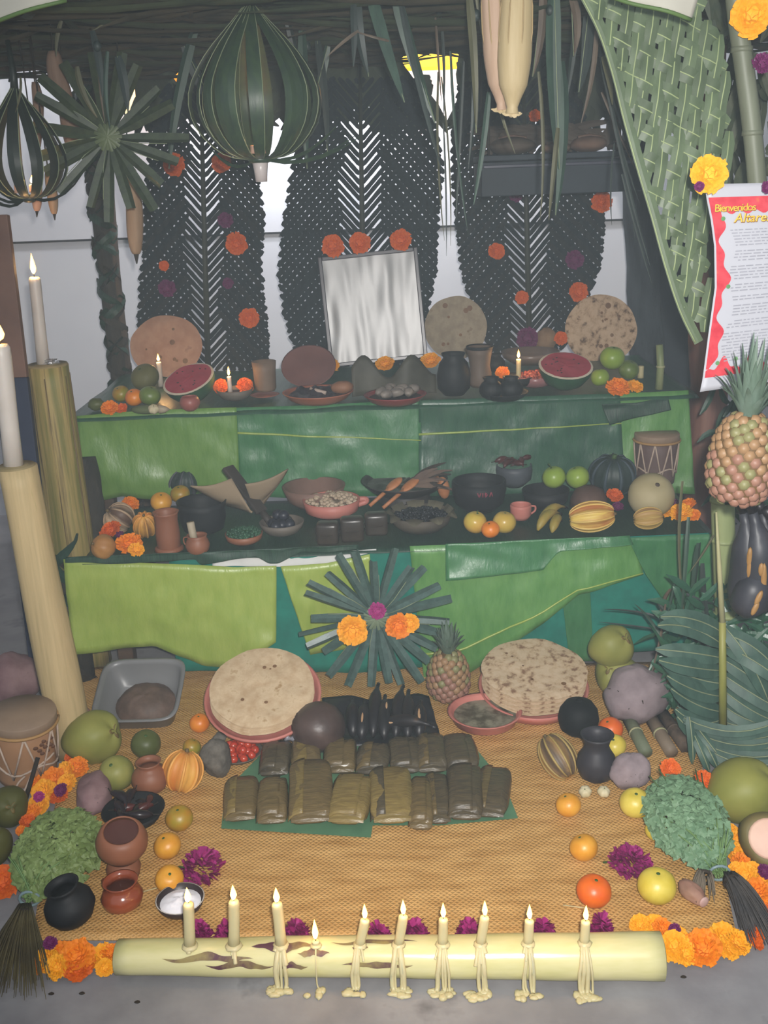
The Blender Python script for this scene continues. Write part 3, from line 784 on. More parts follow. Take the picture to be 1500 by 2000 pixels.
# ---- vessels on the floor
o, W = vase('clay_pot', 'wide mouthed brown clay pot left of two oranges', 'pot', 236, 1640, 100, GLOBE, .055, Mclay, .035, (.25, .12, 0))
content(o, W, .37, .6, mat('chocolate_drink', '#4d2f2b', '#5d3b35', 5, .4, .1), 'drink', .004)
b, Wb = place(240, 1718, 80, .3, ZM)
o = thing('clay_stand', 'reddish clay ring stand holding the wide mouthed pot', 'stand', (V(at(236, 1640, .055 + .04)).x, V(at(236, 1655, .08)).y, ZM))
mk('ring', vessel([(0, 0), (W * .3, 0), (W * .34, .02), (W * .26, .045)], W * .04), Mclay, o)
o, W = vase('clay_jug', 'small glazed red clay jug left of the salt bowl', 'jug', 238, 1745, 82, [(0, 0), (.28, 0), (.46, .15), (.5, .32), (.42, .5), (.34, .56), (.36, .66), (.42, .74)], ZM, mat('glazed_red', '#7d3a22', '#94492c', 5, .18, .05, spec=.7), .04)
content(o, W, .33, .5, mat('dark_brew', '#3a1c14', '#4a261b', 5, .25), 'drink', 0); handle(o, W, .2, .6, .42, .16, MATS['glazed_red'], ang=2.6)
o, W = vase('black_pot', 'round black clay pot with a flared neck at the left front', 'pot', 143, 1762, 100, OLLA, ZM, Mblk, .04, (.05, -.18, 0))
content(o, W, .2, .62, Mblk, 'shadowed_inside', 0)
o, W = vase('clay_pot', 'small brown clay pot in front of the pale green round fruit', 'pot', 293, 1516, 74, OLLA, ZM, Mclay, .04)
o, W = vase('dark_vase', 'dark grey narrow necked vase on the right half of the mat', 'vase', 1165, 1478, 78, [(0, 0), (.22, 0), (.4, .14), (.5, .42), (.46, .66), (.34, .86), (.3, .98), (.34, 1.16), (.42, 1.28)], ZM, mat('grey_black_clay', '#26242a', '#322f35', 6, .5, .1), .035)
o, W = vase('black_pot', 'round black pot turned mouth down beside the right tortilla stack', 'pot', 1130, 1398, 80, [(0, .0), (.3, 0), (.44, .12), (.5, .36), (.46, .6), (.34, .78), (.14, .86), (0, .87)], ZM, Mblk, .0)
b_, Wg = place(1165, 1543, 60, .3, ZM)
for k, dx in enumerate((-22, 14)):
    fruit('garlic_bulb', ('left', 'right')[k] + ' pale garlic bulb at the foot of the dark vase', 1165 + dx, 1546, 13, ZM, mat('garlic', '#c9bfa0', '#b8ab84', 12, .6, .2), .8, cat='garlic', fn=lobed(6, .12))
o, W = vase('salt_bowl', 'small painted bowl of white salt behind the leftmost candle', 'bowl', 353, 1766, 95, BOWL, ZM, mat('gourd_bowl', '#2a2024', '#3b2d2c', 5, .4, .1), .03)
content(o, W, .42, .2, mat('salt', '#f6f4f8', '#f0edf3', 60, .8, .5), 'salt', .05, 2, .12)
mk('rim_band', lathe([(W * .488, W * .292), (W * .502, W * .305), (W * .478, W * .304)], 28), Mwaxw, o)
o, W = vase('soup_bowl', 'pink terracotta bowl of greyish bean soup before the right tortilla stack', 'bowl', 947, 1401, 146, [(0, 0), (.28, 0), (.42, .08), (.47, .2), (.5, .22)], ZM, Mpink, .035)
content(o, W, .45, .15, mat('bean_soup', '#4f4535', '#8a8370', 22, .5, .4, lo=.42, hi=.6, dist=.004), 'soup', .02, 3)
o, W = vase('chili_bowl', 'black bowl of dark dried chilies left of the greenish orange', 'bowl', 262, 1592, 122, [(0, 0), (.25, 0), (.4, .08), (.5, .24)], ZM, Mblk, .03)
Mchi = mat('dried_chili', '#3d1a17', '#5a2620', 10, .35, .3); Mchi2 = mat('black_chili', '#1c1418', '#2b1f24', 10, .3, .3)
def chili(label, loc, L_, rot, mt, grp):
    t = thing('dried_chili', label, 'chili', loc, rot, grp)
    pts = curve((-L_/2, 0, 0), (L_/2, 0, 0), (0, R(-.2, .2) * L_, .1 * L_), 8)
    vs, fs = tube(pts, [L_ * q for q in (.05, .11, .15, .16, .15, .12, .08, .05, .015)], 8)
    mk('pod', ([v + V((0, 0, N.noise(v * 60) * L_ * .05)) for v in vs], fs), mt, t)
    mk('stem', tube([pts[0], pts[0] + V((-L_ * .22, R(-.05, .05) * L_, .04 * L_))], L_ * .02, 5), Mroot, t)
p0 = V(o.location)
for k in range(11):
    a = k * 2.4; r = W * .30 * math.sqrt((k + .4) / 11)
    chili('wrinkled dried chili heaped in the black bowl on the left', p0 + V((r * math.cos(a), r * math.sin(a), W * (.2 + .012 * k))), W * R(.36, .5), (R(-.2, .2), R(-.2, .2), R(0, 6)), random.choice((Mchi, Mchi2)), 'dried chilies in the black floor bowl')
o, W = vase('tomato_bowl', 'small grey plate heaped with red cherry tomatoes', 'bowl', 467, 1472, 94, DISH, ZM, Mgry, .03)
Mtom = mat('tomato', '#a92c1c', '#bd4327', 10, .22, .05, spec=.6); p0 = V(o.location)
rt = W * .092; k = 0
tomsh = me('skin', blob(rt, rt, rt * .92, 14, 9, lambda a, c, v: 1 - .1 * math.exp(-(1 - abs(c)) / .06)), Mtom)
stsh = me('stem_scar', lathe([(0, rt * .86), (rt * .14, rt * .84), (rt * .2, rt * .78)][::-1], 6), Mcal)
for L_, (n, rr) in enumerate(((1, 0), (6, .185), (10, .33), (3, .1), (5, .2))):
    for j in range(n):
        a = 2 * PI * j / n + L_; z = W * .04 + rt + (rt * 1.35 if L_ > 2 else 0)
        t = thing('cherry_tomato', 'red cherry tomato heaped on the small grey plate', 'tomato', p0 + V((math.cos(a) * rr * W, math.sin(a) * rr * W, z)), (R(-1, 1), R(-1, 1), 0), 'cherry tomatoes on the grey plate')
        ob('skin', tomsh, t); ob('stem_scar', stsh, t)
# grinding stone beside the tomatoes
b, W = place(424, 1484, 62, .8, ZM)
t = thing('stone_mortar', 'rough grey stone lump left of the cherry tomatoes', 'stone', b)
mk('stone', moved(blob(W * .5, W * .55, W * .62, 26, 16, lambda a, c, v: 1 + .25 * N.noise(v * 1.4) + .1 * N.noise(v * 4)), T(0, 0, W * .5)), Mstone, t)
mk('pestle', moved(tube([(-.2 * W, .3 * W, W * .3), (-.05 * W, .35 * W, W * .75), (.16 * W, .42 * W, W * 1.05)], [W * .2, W * .24, W * .17], 12), Matrix()), Mstone, t)
# dark ball
b, W = place(622, 1420, 106, .9, ZM)
t = thing('dark_ball', 'dark brown round ball touching the right front of the left tortilla stack', 'food', b)
mk('paste', moved(blob(W * .5, W * .5, W * .46, 28, 18, lambda a, c, v: 1 + .03 * N.noise(v * 4)), T(0, 0, W * .45)), mat('mole_paste', '#3e302c', '#51403a', 18, .4, .6, dist=.003), t)
mk('film_twist', tube([(-W * .42, -W * .1, W * .3), (-W * .53, -W * .12, W * .3), (-W * .60, -W * .16, W * .36)], [W * .1, W * .03, W * .07], 8), mat('plastic_film', '#8a8a92', '#777780', 20, .2, .3), t)

# ---- grey tub
def tub():
    b, W = place(277, 1352, 168, .62, .0)
    t = thing('plastic_tub', 'translucent grey plastic tub of brown paste at the left rear', 'tub', (b.x, b.y + .02, .012), (math.radians(24), 0, -.03))
    def ring(s, z, d=.74):
        o = []
        for i in range(40):
            a = 2 * PI * i / 40; c, s_ = math.cos(a), math.sin(a); k = .38
            x = math.copysign(abs(c) ** k, c); y = math.copysign(abs(s_) ** k, s_)
            o.append(V((x * W * .5 * s, y * W * .46 * s, z)))
        return o
    Mtub = mat('grey_plastic', '#828283', '#8b8a8a', 3, .35, .0, trans=.25)
    levels = [(.72, 0), (.76, .006), (.9, W * .34), (.93, W * .355), (1, W * .36), (1, W * .375), (.93, W * .375), (.87, W * .33), (.72, .012)]
    vs, fs = [], []
    for s, z in levels: vs += ring(s, z)
    n = 40
    for j in range(len(levels) - 1):
        for i in range(n): fs.append((j*n+i, j*n+(i+1) % n, (j+1)*n+(i+1) % n, (j+1)*n+i))
    fs.append(tuple(range(n))[::-1]); fs.append(tuple(range((len(levels)-1)*n, len(levels)*n)))
    mk('tub_body', (vs, fs), Mtub, t)
    mk('paste', grid(lambda u, v: (W * .35 * v * math.cos(2*PI*u) + W*.02, W * .31 * v * math.sin(2*PI*u), W * (.10 + .17 * (1 - v ** 3)) + W * .03 * N.noise(V((math.cos(2*PI*u) * v * 4, math.sin(2*PI*u) * v * 4, 1)))), 30, 8, True),
       mat('brown_paste', '#544338', '#6d584c', 26, .6, .6, dist=.003), t)
tub()

# ---- tortilla stacks
ORD = ['first', 'second', 'third', 'fourth', 'fifth', 'sixth', 'seventh', 'eighth', 'ninth', 'tenth', 'eleventh', 'last']
def stack(px, py, wpx, tilt, n, mats, lab, plate_lab, zb, grp, th=.0075, up=None):
    p = at(px, py, zb); Rr = pix(p, wpx / 2); c = at(px, py, zb)
    q = Matrix.Rotation(math.radians(tilt), 4, 'X')
    nrm = (q @ V((0, 0, 1)))
    for k in range(n):
        z = -k * th
        lb = lab[0] if k == 0 else ORD[k] + lab[1]
        t = thing('tlayuda', lb, 'tortilla', c + nrm * z + V((R(-.004, .004), R(-.002, .002), 0)) * (k > 0), (math.radians(tilt), 0, R(-.05, .05)), None if k == 0 else grp)
        mk('tortilla', disc(Rr * R(.965, 1), th * .8, .0035, px), mats[k % len(mats)], t)
        mk('toast_marks', join(*[moved(disc(Rr * R(.02, .05), .0006, 0, j, 10, 2), T(Rr * R(-.6, .6), Rr * R(-.6, .6), th * .8 + .004)) for j in range(5)]), mat('toast_mark', '#6d4c33', '#82603f', 20), t)
    d = c + nrm * (-n * th - .006)
    t = thing('comal_plate', plate_lab, 'plate', d - nrm * .028, (math.radians(tilt), 0, 0))
    mk('plate_body', vessel([(0, 0), (Rr * .8, 0), (Rr * .95, .008), (Rr * (1.08 if tilt > 15 else 1.0), .024), (Rr * (1.12 if tilt > 15 else 1.05), .04)], .008, 44), Mpink, t)
    if tilt > 6:
        mk('foot', lathe([(Rr * .5, -.06 - .05 * (tilt > 15)), (Rr * .55, -.02), (Rr * .6, .002)], 24), Mpink, t)
stack(511, 1342, 206, 21, 5, [Mtlay], ('pale toasted tortilla topmost of the left floor stack', ' tortilla from the top of the left floor stack'),
      'pink terracotta plate under the left stack of big tortillas', .155, 'tortillas in the left floor stack')
stack(1043, 1308, 206, 9, 8, [mat('tlayuda_speck', '#86644a', '#c3a786', 42, .8, .6, lo=.36, hi=.47, c3='#cdb496', bsc=50, dist=.003), Mtlay], ('speckled toasted tortilla topmost of the right floor stack', ' tortilla from the top of the right floor stack'),
      'pink terracotta plate under the right stack of big tortillas', .115, 'tortillas in the right floor stack')

# ---- blackened plantains on a black sheet
Mbs = mat('black_sheet', '#17171b', '#1f1f24', 10, .3, .2)
c = [at(640, 1452, .02), at(868, 1450, .02), at(838, 1362, .03), at(628, 1352, .05)]
def fn(u, v):
    q = c[0].lerp(c[1], u).lerp(c[3].lerp(c[2], u), v); q.z = ZM + .006 + .012 * N.noise(V((u * 5, v * 5, 2))) + .04 * max(0, v - .55) * (1 + math.sin(u * 9) * .4)
    return q
o = mk('black_tray', grid(fn, 30, 16), Mbs); o.modifiers.new('thickness', 'SOLIDIFY').thickness = .003
tag(o, 'crumpled black plastic sheet under the blackened plantains', 'sheet')
Mpl = mat('black_plantain', '#161418', '#221d1e', 12, .4, .3, c3='#5a4230', hi=.7); Mtan = mat('tan_flesh', '#a9825e', '#bb9873', 9)
def plantain(label, p, L_, r, up, mt, grp=None, bend=.16, spots=1, name='plantain', spm=None):
    up = V(up).normalized(); t = thing(name, label, 'plantain', p, up.to_track_quat('X', 'Z'), grp)
    pts = curve((0, 0, 0), (L_, 0, 0), (0, 0, bend * L_), 10)
    mk('peel', tube(pts, [r * q for q in (.22, .7, .95, 1, 1, 1, .97, .85, .55, .3, .26)], 10), mt, t)
    mk('stalk', tube([pts[-1], pts[-1] + V((L_ * .1, 0, -.01))], [r * .27, r * .3], 7), Mpl, t)
    for k in range(spots):
        i = random.randrange(3, 7); c_ = up.to_track_quat('X', 'Z').inverted() @ V((R(-.4, .4), -1, .45)); c_.x = 0; c_.normalize(); rm = Matrix.Rotation(math.atan2(c_.z, c_.y) - PI / 2, 4, 'X')
        mk('split', moved(blob(L_ * R(.05, .17), r * .17, r * .12, 10, 6), T(*(pts[i] + c_ * r * .93)) @ rm), spm or Mtan, t)
    return t
PL = [(690, 1440, 688, 1368), (706, 1445, 712, 1372), (728, 1440, 738, 1340), (750, 1445, 752, 1362), (772, 1442, 786, 1344), (796, 1444, 798, 1352), (818, 1442, 822, 1372), (740, 1420, 840, 1416)]
for k, (xa, ya, xb, yb) in enumerate(PL):
    a_ = at(xa, ya, .045); b_ = at(xb, yb, .09)
    plantain(f'blackened plantain lying on the black sheet, ' + ('leftmost', 'second from left', 'tall third one under the star', 'short one in the middle', 'tall one right of the middle', 'second from right', 'rightmost', 'crosswise in front of the others')[k],
             a_, (b_ - a_).length, .019, b_ - a_, Mpl, spots=(0, 1, 0, 1, 0, 0, 2, 1)[k], bend=.1)

# ---- tamales on a leaf
c2 = [at(436, 1612, ZM), at(722, 1640, ZM), at(1012, 1596, ZM), at(975, 1500, ZM), at(930, 1452, ZM), at(500, 1462, ZM), at(445, 1540, ZM)]
def leaf_under():
    pts = [(432, 1618), (560, 1626), (724, 1636), (728, 1612), (860, 1612), (1012, 1598), (985, 1530), (930, 1462), (700, 1455), (520, 1462), (440, 1545)]
    vs = [at(x, y, ZM + .002) for x, y in pts] + [at(x, y, ZM + .004) for x, y in pts]
    n = len(pts); fs = [tuple(range(n, 2 * n))] + [(i, (i+1) % n, n + (i+1) % n, n + i) for i in range(n)]
    return vs, fs
tag(mk('banana_leaf', leaf_under(), mat('leaf_underlay', '#4d7558', '#5f8867', 8, .5, .3), None, False), 'green banana leaf lying under the rows of tamales', 'banana leaf')
Mtam = [mat('tamal_leaf', '#574a30', '#6e5d3c', 9, .24, .6, (3, 20, 3), dist=.003), mat('tamal_leaf_light', '#6c5b35', '#847242', 9, .24, .6, (3, 20, 3), dist=.003), mat('tamal_leaf_dark', '#423b2f', '#584d38', 9, .24, .6, (3, 20, 3), dist=.003)]
TAM = [(540, 1484, 62, 62, 0, 2, 0), (598, 1478, 58, 60, .1, 0, 0), (665, 1480, 66, 62, 0, 0, 0), (730, 1486, 64, 56, -.1, 2, 0), (790, 1478, 62, 66, .05, 2, 0), (842, 1474, 60, 72, 0, 2, 0), (898, 1472, 66, 68, .05, 2, 0),
       (472, 1562, 66, 82, .08, 0, 0), (533, 1568, 62, 84, .06, 0, 0), (608, 1556, 84, 124, .04, 0, .015), (686, 1570, 80, 92, -.12, 1, .01), (764, 1562, 84, 108, .02, 1, .012), (822, 1572, 48, 96, -.05, 0, 0), (856, 1560, 46, 96, 0, 2, 0), (908, 1556, 70, 104, -.08, 2, .01), (962, 1548, 68, 96, -.22, 2, 0)]
TL = ['leftmost of the back row', 'second from left in the back row', 'third from left in the back row', 'middle of the back row', 'third from right in the back row', 'second from right in the back row', 'rightmost of the back row',
      'leftmost of the front row', 'second of the front row', 'tall third one of the front row', 'short fourth one of the front row', 'pale fifth one in the middle of the front row', 'thin sixth one of the front row', 'thin dark seventh one of the front row', 'dark second from right in the front row', 'rightmost of the front row, tilted']
def tamal(k, x, y, wp, hp, a, mi, lift):
    p = at(x, y, .025); sx = pix(p, wp); el = math.asin(min(1, (CAM - p).normalized().z)); sy = pix(p, hp) / (math.sin(el) + .1); sz = .046 + .004 * R(-1, 1)
    t = thing('tamal', 'leaf wrapped tamal, ' + TL[k], 'tamal', (p.x, p.y, ZM + .006 + lift), (.06, 0, a))
    sd = k * 3.3
    def g(v):
        e = .28
        f = lambda c: math.copysign(abs(c) ** e, c)
        return f
    nu, nv = 26, 14
    vs, fs = blob(1, 1, 1, nu, nv)
    o = []
    for v in vs:
        c = math.hypot(v.x, v.y); q = V((0, 0, 0))
        if c > 1e-6: ca, sa = v.x / c, v.y / c
        else: ca = sa = 0
        pw = lambda s, e: math.copysign(abs(s) ** e, s)
        cc = c ** .5
        q = V((pw(ca, .4) * cc * sx * .5, pw(sa, .4) * cc * sy * .5, pw(v.z, .75) * sz * .5 + sz * .5))
        q.z *= 1 - .35 * abs(q.y / (sy * .5)) ** 3
        q += V((N.noise(v * 1.6 + V((sd, 0, 0))) * .006, N.noise(v * 1.6 + V((0, sd, 0))) * .006, .006 * N.noise(V((v.x * 2 + sd, v.y * 7, 0))) * (v.z > 0)))
        o.append(q)
    mk('wrapped_leaf', (o, fs), Mtam[mi], t)
    # the folded flap and the tucked end
    def fl(u, v): 
        x_ = -sx * .5 + sx * (.55 + .2 * math.sin(sd)) * u; y_ = sy * (-.46 + .92 * v)
        return x_, y_, sz * (1.03 - .5 * abs((x_ / (sx * .5))) ** 4 * 1.0 - .34 * abs(y_ / (sy * .5)) ** 3) + .002 * N.noise(V((u * 4, v * 5, sd)))
    f_ = mk('folded_flap', grid(fl, 8, 10), Mtam[(mi + 1) % 3 if k % 2 else mi], t); f_.modifiers.new('thickness', 'SOLIDIFY').thickness = .0015
    mk('tucked_end', moved(ribbon([(-sx * .42, 0, 0), (0, -.004, .006), (sx * .42, 0, 0)], [.012, .018, .012], (0, -.6, 1), .2), T(0, -sy * .485, sz * .45)), Mtam[mi], t)
for k, a in enumerate(TAM): tamal(k, *a)
# ================================================================ front table (mid shelf)
ZA, ZB = Z1 + .012, Z2 + .012
gourd('squash', 'dark ribbed squash behind the tan woven fans', 365, 940, 76, ZA, Msqk, .92, 9, .12, (.1, -.3, 1), mat('grey_rib', '#4d4f55', '#3c3f46', 9))
fruit('orange', 'yellow orange resting on the tall clay cup', 315, 980, 21, ZA + .03, Mor2, .88)
fruit('orange', 'brownish orange before the dark ribbed squash', 352, 965, 19, ZA + .03, Mor4, .9)
gourd('gourd', 'brown gourd with cream stripes under the marigolds at the left', 232, 1012, 62, ZA, mat('cream_striped', '#5b4333', '#b9a184', 9, .5, .3, (1, 1, .12), lo=.42, hi=.56), .9, 9, .1, (-.6, -.2, .6), mat('cream_stripe', '#b0977c', '#97795c', 9))
gourd('gourd', 'upright gourd striped orange and tan left of the tall clay cup', 283, 1025, 46, ZA, Msqo, 1.35, 9, .12, (.1, -.5, .8), Morib)
gourd('gourd', 'tan pear shaped gourd at the left front corner of the table', 202, 1068, 50, ZA, mat('tan_gourd', '#9c6a35', '#b08045', 9, .5, .2), .95, 7, .06, (-.6, -.4, .4))
for x, y, r, c, lb in ((255, 984, 17, 0, 'orange marigold atop the cream striped gourd'), (240, 1000, 13, 1, 'small marigold just below the topmost on the striped gourd'), (216, 1036, 22, 2, 'deep orange marigold left of the upright striped gourd'),
                       (252, 1062, 26, 0, 'largest marigold at the left front corner of the table'), (266, 1074, 16, 1, 'marigold against the right side of the largest corner one'), (233, 1044, 9, 4, 'tiny purple bud among the corner marigolds')):
    flower_floor(x, y, r, c, lb, ZA + .012)
o, W = vase('clay_cup', 'tall brown clay cup at the left of the front table', 'cup', 327, 1036, 52, CUP, ZA, Mclay, .05)
mk('foot_ring', lathe([(0, 0), (W * .56, 0), (W * .52, W * .1), (W * .38, W * .14)], 20), Mclay, o)
o, W = vase('black_pot', 'wide black clay pot between the clay cup and the tan fans', 'pot', 396, 1008, 98, [(0, 0), (.24, 0), (.4, .08), (.46, .3), (.46, .5), (.5, .66)], ZA, Mblk, .03)
o, W = vase('clay_jug', 'small brown jug with a pale stick at the front edge', 'jug', 386, 1063, 48, JUG, ZA, Mclay, .05); handle(o, W, .25, .7, .42, .16, Mclay, ang=2.9)
mk('corn_stick', tube([(-.1 * W, 0, W * .3), (-.22 * W, .05 * W, W * 1.35)], W * .16, 8), mat('pale_cob', '#a99c86', '#978a72', 14), o)
o, W = vase('clay_bowl', 'red clay bowl of small dark green peas', 'bowl', 477, 1050, 74, [(0, 0), (.3, 0), (.46, .1), (.5, .26)], ZA, Mclay, .035)
Mgp = mat('dark_green_pea', '#20432f', '#2f5a3f', 12, .4, .1)
random.seed(5)
pe = blob(.0055, .0055, .0055, 7, 5)
c_ = mk('peas', join(*[moved(pe, T(*(V((math.cos(a) * r, math.sin(a) * r, W * .2 + R(0, .012) + W * .07 * (1 - (r / W / .43) ** 2)))))) for a, r in [(R(0, 6.3), W * .43 * math.sqrt(R(0, 1))) for _ in range(260)]]), Mgp, o); c_['kind'] = 'stuff'
def beans(o, W, r, z, n, s, mt, name='beans', dome=.06):
    b_ = blob(s, s * .7, s * .65, 7, 5)
    c_ = mk(name, join(*[moved(b_, T(math.cos(a) * q, math.sin(a) * q, W * z + R(0, s) + W * dome * (1 - (q / W / r) ** 2)) @ Rz(R(0, 6)) @ Rx(R(-.6, .6))) for a, q in [(R(0, 6.3), W * r * math.sqrt(R(0, 1))) for _ in range(n)]]), mt, o); c_['kind'] = 'stuff'
    content(o, W, r, z - .03, mt, 'bean_bed', 0)
# woven fans with a dark handle
Mfan = mat('woven_fan', '#8d7a62', '#a38f75', 6, .75, .5, (40, 6, 6), kind='wave', dist=.002)
def fan(label, pts, Yc, zt, bend):
    ctr = at(sum(p[0] for p in pts) / len(pts), sum(p[1] for p in pts) / len(pts), zt)
    t = thing('woven_fan', label, 'fan', ctr)
    vs = [at(x, y, zz) - ctr for x, y, zz in pts]
    def fn(u, v):
        q = vs[0].lerp(vs[1], u).lerp(vs[3].lerp(vs[2], u), v)
        q = q + V((0, -.01, -bend)) * math.sin(PI * u) * math.sin(PI * min(1, v + .15)); return q
    b_ = mk('fan_blade', grid(fn, 14, 12), Mfan, t); b_.modifiers.new('thickness', 'SOLIDIFY').thickness = .004
    n = 12
    mk('bound_edge', tube([V(fn(i / n, 1)) for i in range(n + 1)], .004, 6), mat('edge_binding', '#a8977c', '#927f66', 20), t)
    return t
fan('tan woven fan spread left of the dark wooden paddle', [(372, 948, .60), (452, 934, .61), (492, 1000, .50), (440, 985, .49)][0:4], 0, .52, .02)
fan('tan woven fan spread right of the dark wooden paddle', [(478, 945, .60), (562, 915, .62), (548, 938, .58), (500, 1002, .48)], 0, .52, .02)
a_, b_ = at(444, 912, .63), at(512, 1000, .50)
t = thing('paddle', 'dark wooden paddle lying across the two tan fans', 'paddle', a_)
d = b_ - a_
mk('blade', moved(box(.046, .014, d.length, .004, (0, 0, d.length / 2)), d.to_track_quat('Z', 'Y').to_matrix().to_4x4()), mat('charred_wood', '#2c2622', '#3b332d', 9, .7, .4), t, False)
mk('grip', moved(tube([(0, 0, d.length), (0, 0, d.length + .05)], .012, 8), d.to_track_quat('Z', 'Y').to_matrix().to_4x4()), mat('charred_wood', '#2c2622'), t)
o, W = vase('grey_bowl', 'grey clay bowl of dark plums right of the bowl of peas', 'bowl', 551, 1030, 88, BOWL, ZA, Mgry, .035)
Mplum = mat('dark_plum', '#191a24', '#262733', 9, .4, .1); p0 = V(o.location)
for k in range(8):
    a = k * 2.4; r = W * .26 * math.sqrt((k + .3) / 8)
    fr_ = W * .13; t = thing('dark_plum', 'dark blue plum in the grey clay bowl', 'plum', p0 + V((r * math.cos(a), r * math.sin(a), W * .26 + (.025 if k < 2 else 0))), (R(-.5, .5), 0, 0), 'dark plums in the grey bowl')
    mk('skin', blob(fr_, fr_, fr_ * .92, 14, 9, lambda a, c, v: 1 - .1 * math.exp(-(1 - abs(c)) / .06)), Mplum, t)
o, W = vase('clay_bowl', 'empty wide brown clay bowl behind the bowl of pale seeds', 'bowl', 614, 968, 124, [(0, 0), (.26, 0), (.42, .12), (.5, .34)], ZA, mat('dull_brown_clay', '#70554a', '#836558', 6, .55, .1), .03)
o, W = vase('pink_bowl', 'pink terracotta bowl of pale seeds with a side handle', 'bowl', 648, 990, 112, [(0, 0), (.28, 0), (.46, .1), (.5, .3)], ZA, Mpink, .03)
beans(o, W, .44, .24, 150, .010, mat('pale_seed', '#a8937c', '#c0ad96', 12, .6, .2), 'pale_seeds', .08); handle(o, W, .16, .26, .48, .12, Mpink, ang=.1, th=.05)
# chocolate / dark wrapped packets at the front edge
for k, (x, y, wp, hp) in enumerate(((640, 1042, 44, 46), (688, 1036, 46, 50), (735, 1024, 44, 46))):
    p = at(x, y, ZA + .035); sx = pix(p, wp)
    t = thing('dark_packet', 'dark leaf wrapped packet at the front edge, ' + ('leftmost of three', 'middle of three', 'rightmost of three')[k], 'packet', (p.x, p.y, ZA), (0, 0, R(-.1, .1)))
    mk('wrapping', box(sx, .05, pix(p, hp) * .98, .012, (0, 0, pix(p, hp) * .49 + .002), 3), mat('packet_leaf', '#2c2622', '#3f362d', 9, .3, .5), t)
    mk('tie', tube([(math.cos(a) * (sx * .5 + .002), math.sin(a) * .028, pix(p, hp) * .5) for a in [2 * PI * i / 12 for i in range(13)]], .002, 5), Mroot, t)
# plate with ladle and spoons
o, W = vase('dark_platter', 'dark platter holding wooden spoons in the middle of the front table', 'platter', 790, 948, 170, DISH, ZA + .03, mat('smoked_clay', '#2b2729', '#38332f', 9, .5, .2), .02)
content(o, W, .43, .1, mat('dark_mole', '#2a2022', '#392c2a', 16, .35, .6, dist=.004), 'mole', .06, 4)
mk('stand', lathe([(W * .3, -.03), (W * .28, .0)], 20), mat('smoked_clay', '#2b2729'), o)
Msp = mat('spoon_wood', '#a9693f', '#bd7f52', 7, .5, .2, (1, 1, 6))
def spoon(label, foot, top, hb=.022):
    a_, b_ = V(foot), V(top); d = b_ - a_
    t = thing('wooden_spoon', label, 'spoon', a_, d.to_track_quat('Z', 'Y'))
    L_ = d.length
    mk('shaft', tube([(0, 0, 0), (0, 0, L_ * .62)], [.006, .0075], 8), Msp, t)
    mk('spoon_bowl', moved(blob(hb, hb * .45, L_ * .24, 16, 12), T(0, 0, L_ * .78)), Msp, t)
spoon('wooden spoon leaning on the dark platter, left one', at(722, 988, ZA + .03), at(783, 934, ZA + .10))
spoon('wooden spoon leaning on the dark platter, right one', at(748, 992, ZA + .03), at(816, 934, ZA + .10))
t = thing('dried_husk', 'bundle of brown dry leaves and twigs on the dark platter', 'leaves', at(830, 945, ZA + .08))
for k in range(9):
    a = R(-.5, .8); L_ = R(.08, .15)
    mk('husk_leaf', ribbon(curve((-.05, R(-.02, .02), 0), (-.05 + math.cos(a) * L_ * 1.2, R(-.03, .03), .02 + math.sin(a) * L_), (0, 0, .012), 5), [.006, .018, .02, .014, .008, .002], (0, -1, .4), .3), mat('husk_brown', '#4d3d35', '#6a5546', 9, .7, .3) if k % 3 else Mtwig if 'Mtwig' in globals() else Mroot, t)
t = thing('ladle', 'orange brown wooden ladle end standing right of the dark platter', 'ladle', at(870, 975, ZA), (0, -.15, 0))
mk('ladle_bowl', moved(blob(.022, .018, .04, 14, 10), T(0, 0, .042)), Msp, t); mk('ladle_grip', tube([(0, .01, .05), (-.02, .06, .075)], .007, 7), Msp, t)
o, W = vase('leaf_basket', 'leaf lined shallow basket of black beans', 'basket', 822, 1016, 124, [(0, 0), (.32, 0), (.44, .1), (.5, .26)], ZA, mat('basket_leaf', '#5b5245', '#463f36', 9, .7, .5), .03)
beans(o, W, .44, .17, 300, .008, mat('black_bean', '#15171c', '#22252b', 12, .35, .1), 'black_beans', .06)
for k in range(9):
    a = 2 * PI * k / 9 + .3
    mk('lining_leaf', ribbon([(math.cos(a) * W * .40, math.sin(a) * W * .40, W * .2), (math.cos(a) * W * .5, math.sin(a) * W * .5, W * .3), (math.cos(a) * W * .6, math.sin(a) * W * .58, W * .22)], [.05, .06, .012], (math.cos(a) * -.3, math.sin(a) * -.3, 1), .1), mat('lining_leaf', '#4f4a3c', '#66604d', 9, .6, .4), o)
o, W = vase('black_bowl', 'wide black bowl with small red painted marks', 'bowl', 936, 966, 106, [(0, 0), (.28, 0), (.44, .14), (.5, .4), (.49, .56)], ZA, Mblk, .03)
def onbowl(a, z): return V((math.sin(a) * W * .502, -math.cos(a) * W * .502, z * W))
mk('painted_mark', join(*[tube([onbowl(a0, z0), onbowl(a1, z1)], .0022, 5) for a0, z0, a1, z1 in ((-.16, .46, -.10, .38), (-.10, .38, -.04, .46), (.03, .46, .03, .38), (.12, .46, .12, .38), (.12, .46, .2, .42), (.2, .42, .12, .38), (.28, .38, .34, .46), (.34, .46, .4, .38))]), mat('red_paint', '#7a3140', '#8d3c4c', 9), o)
o, W = vase('clay_pot', 'dark clay pot heaped with dried red chilies at the back of the front table', 'pot', 1004, 928, 72, [(0, 0), (.24, 0), (.46, .2), (.5, .45), (.48, .6)], ZA + .02, mat('slate_clay', '#3f434a', '#50545a', 6, .5), .035)
p0 = V(o.location)
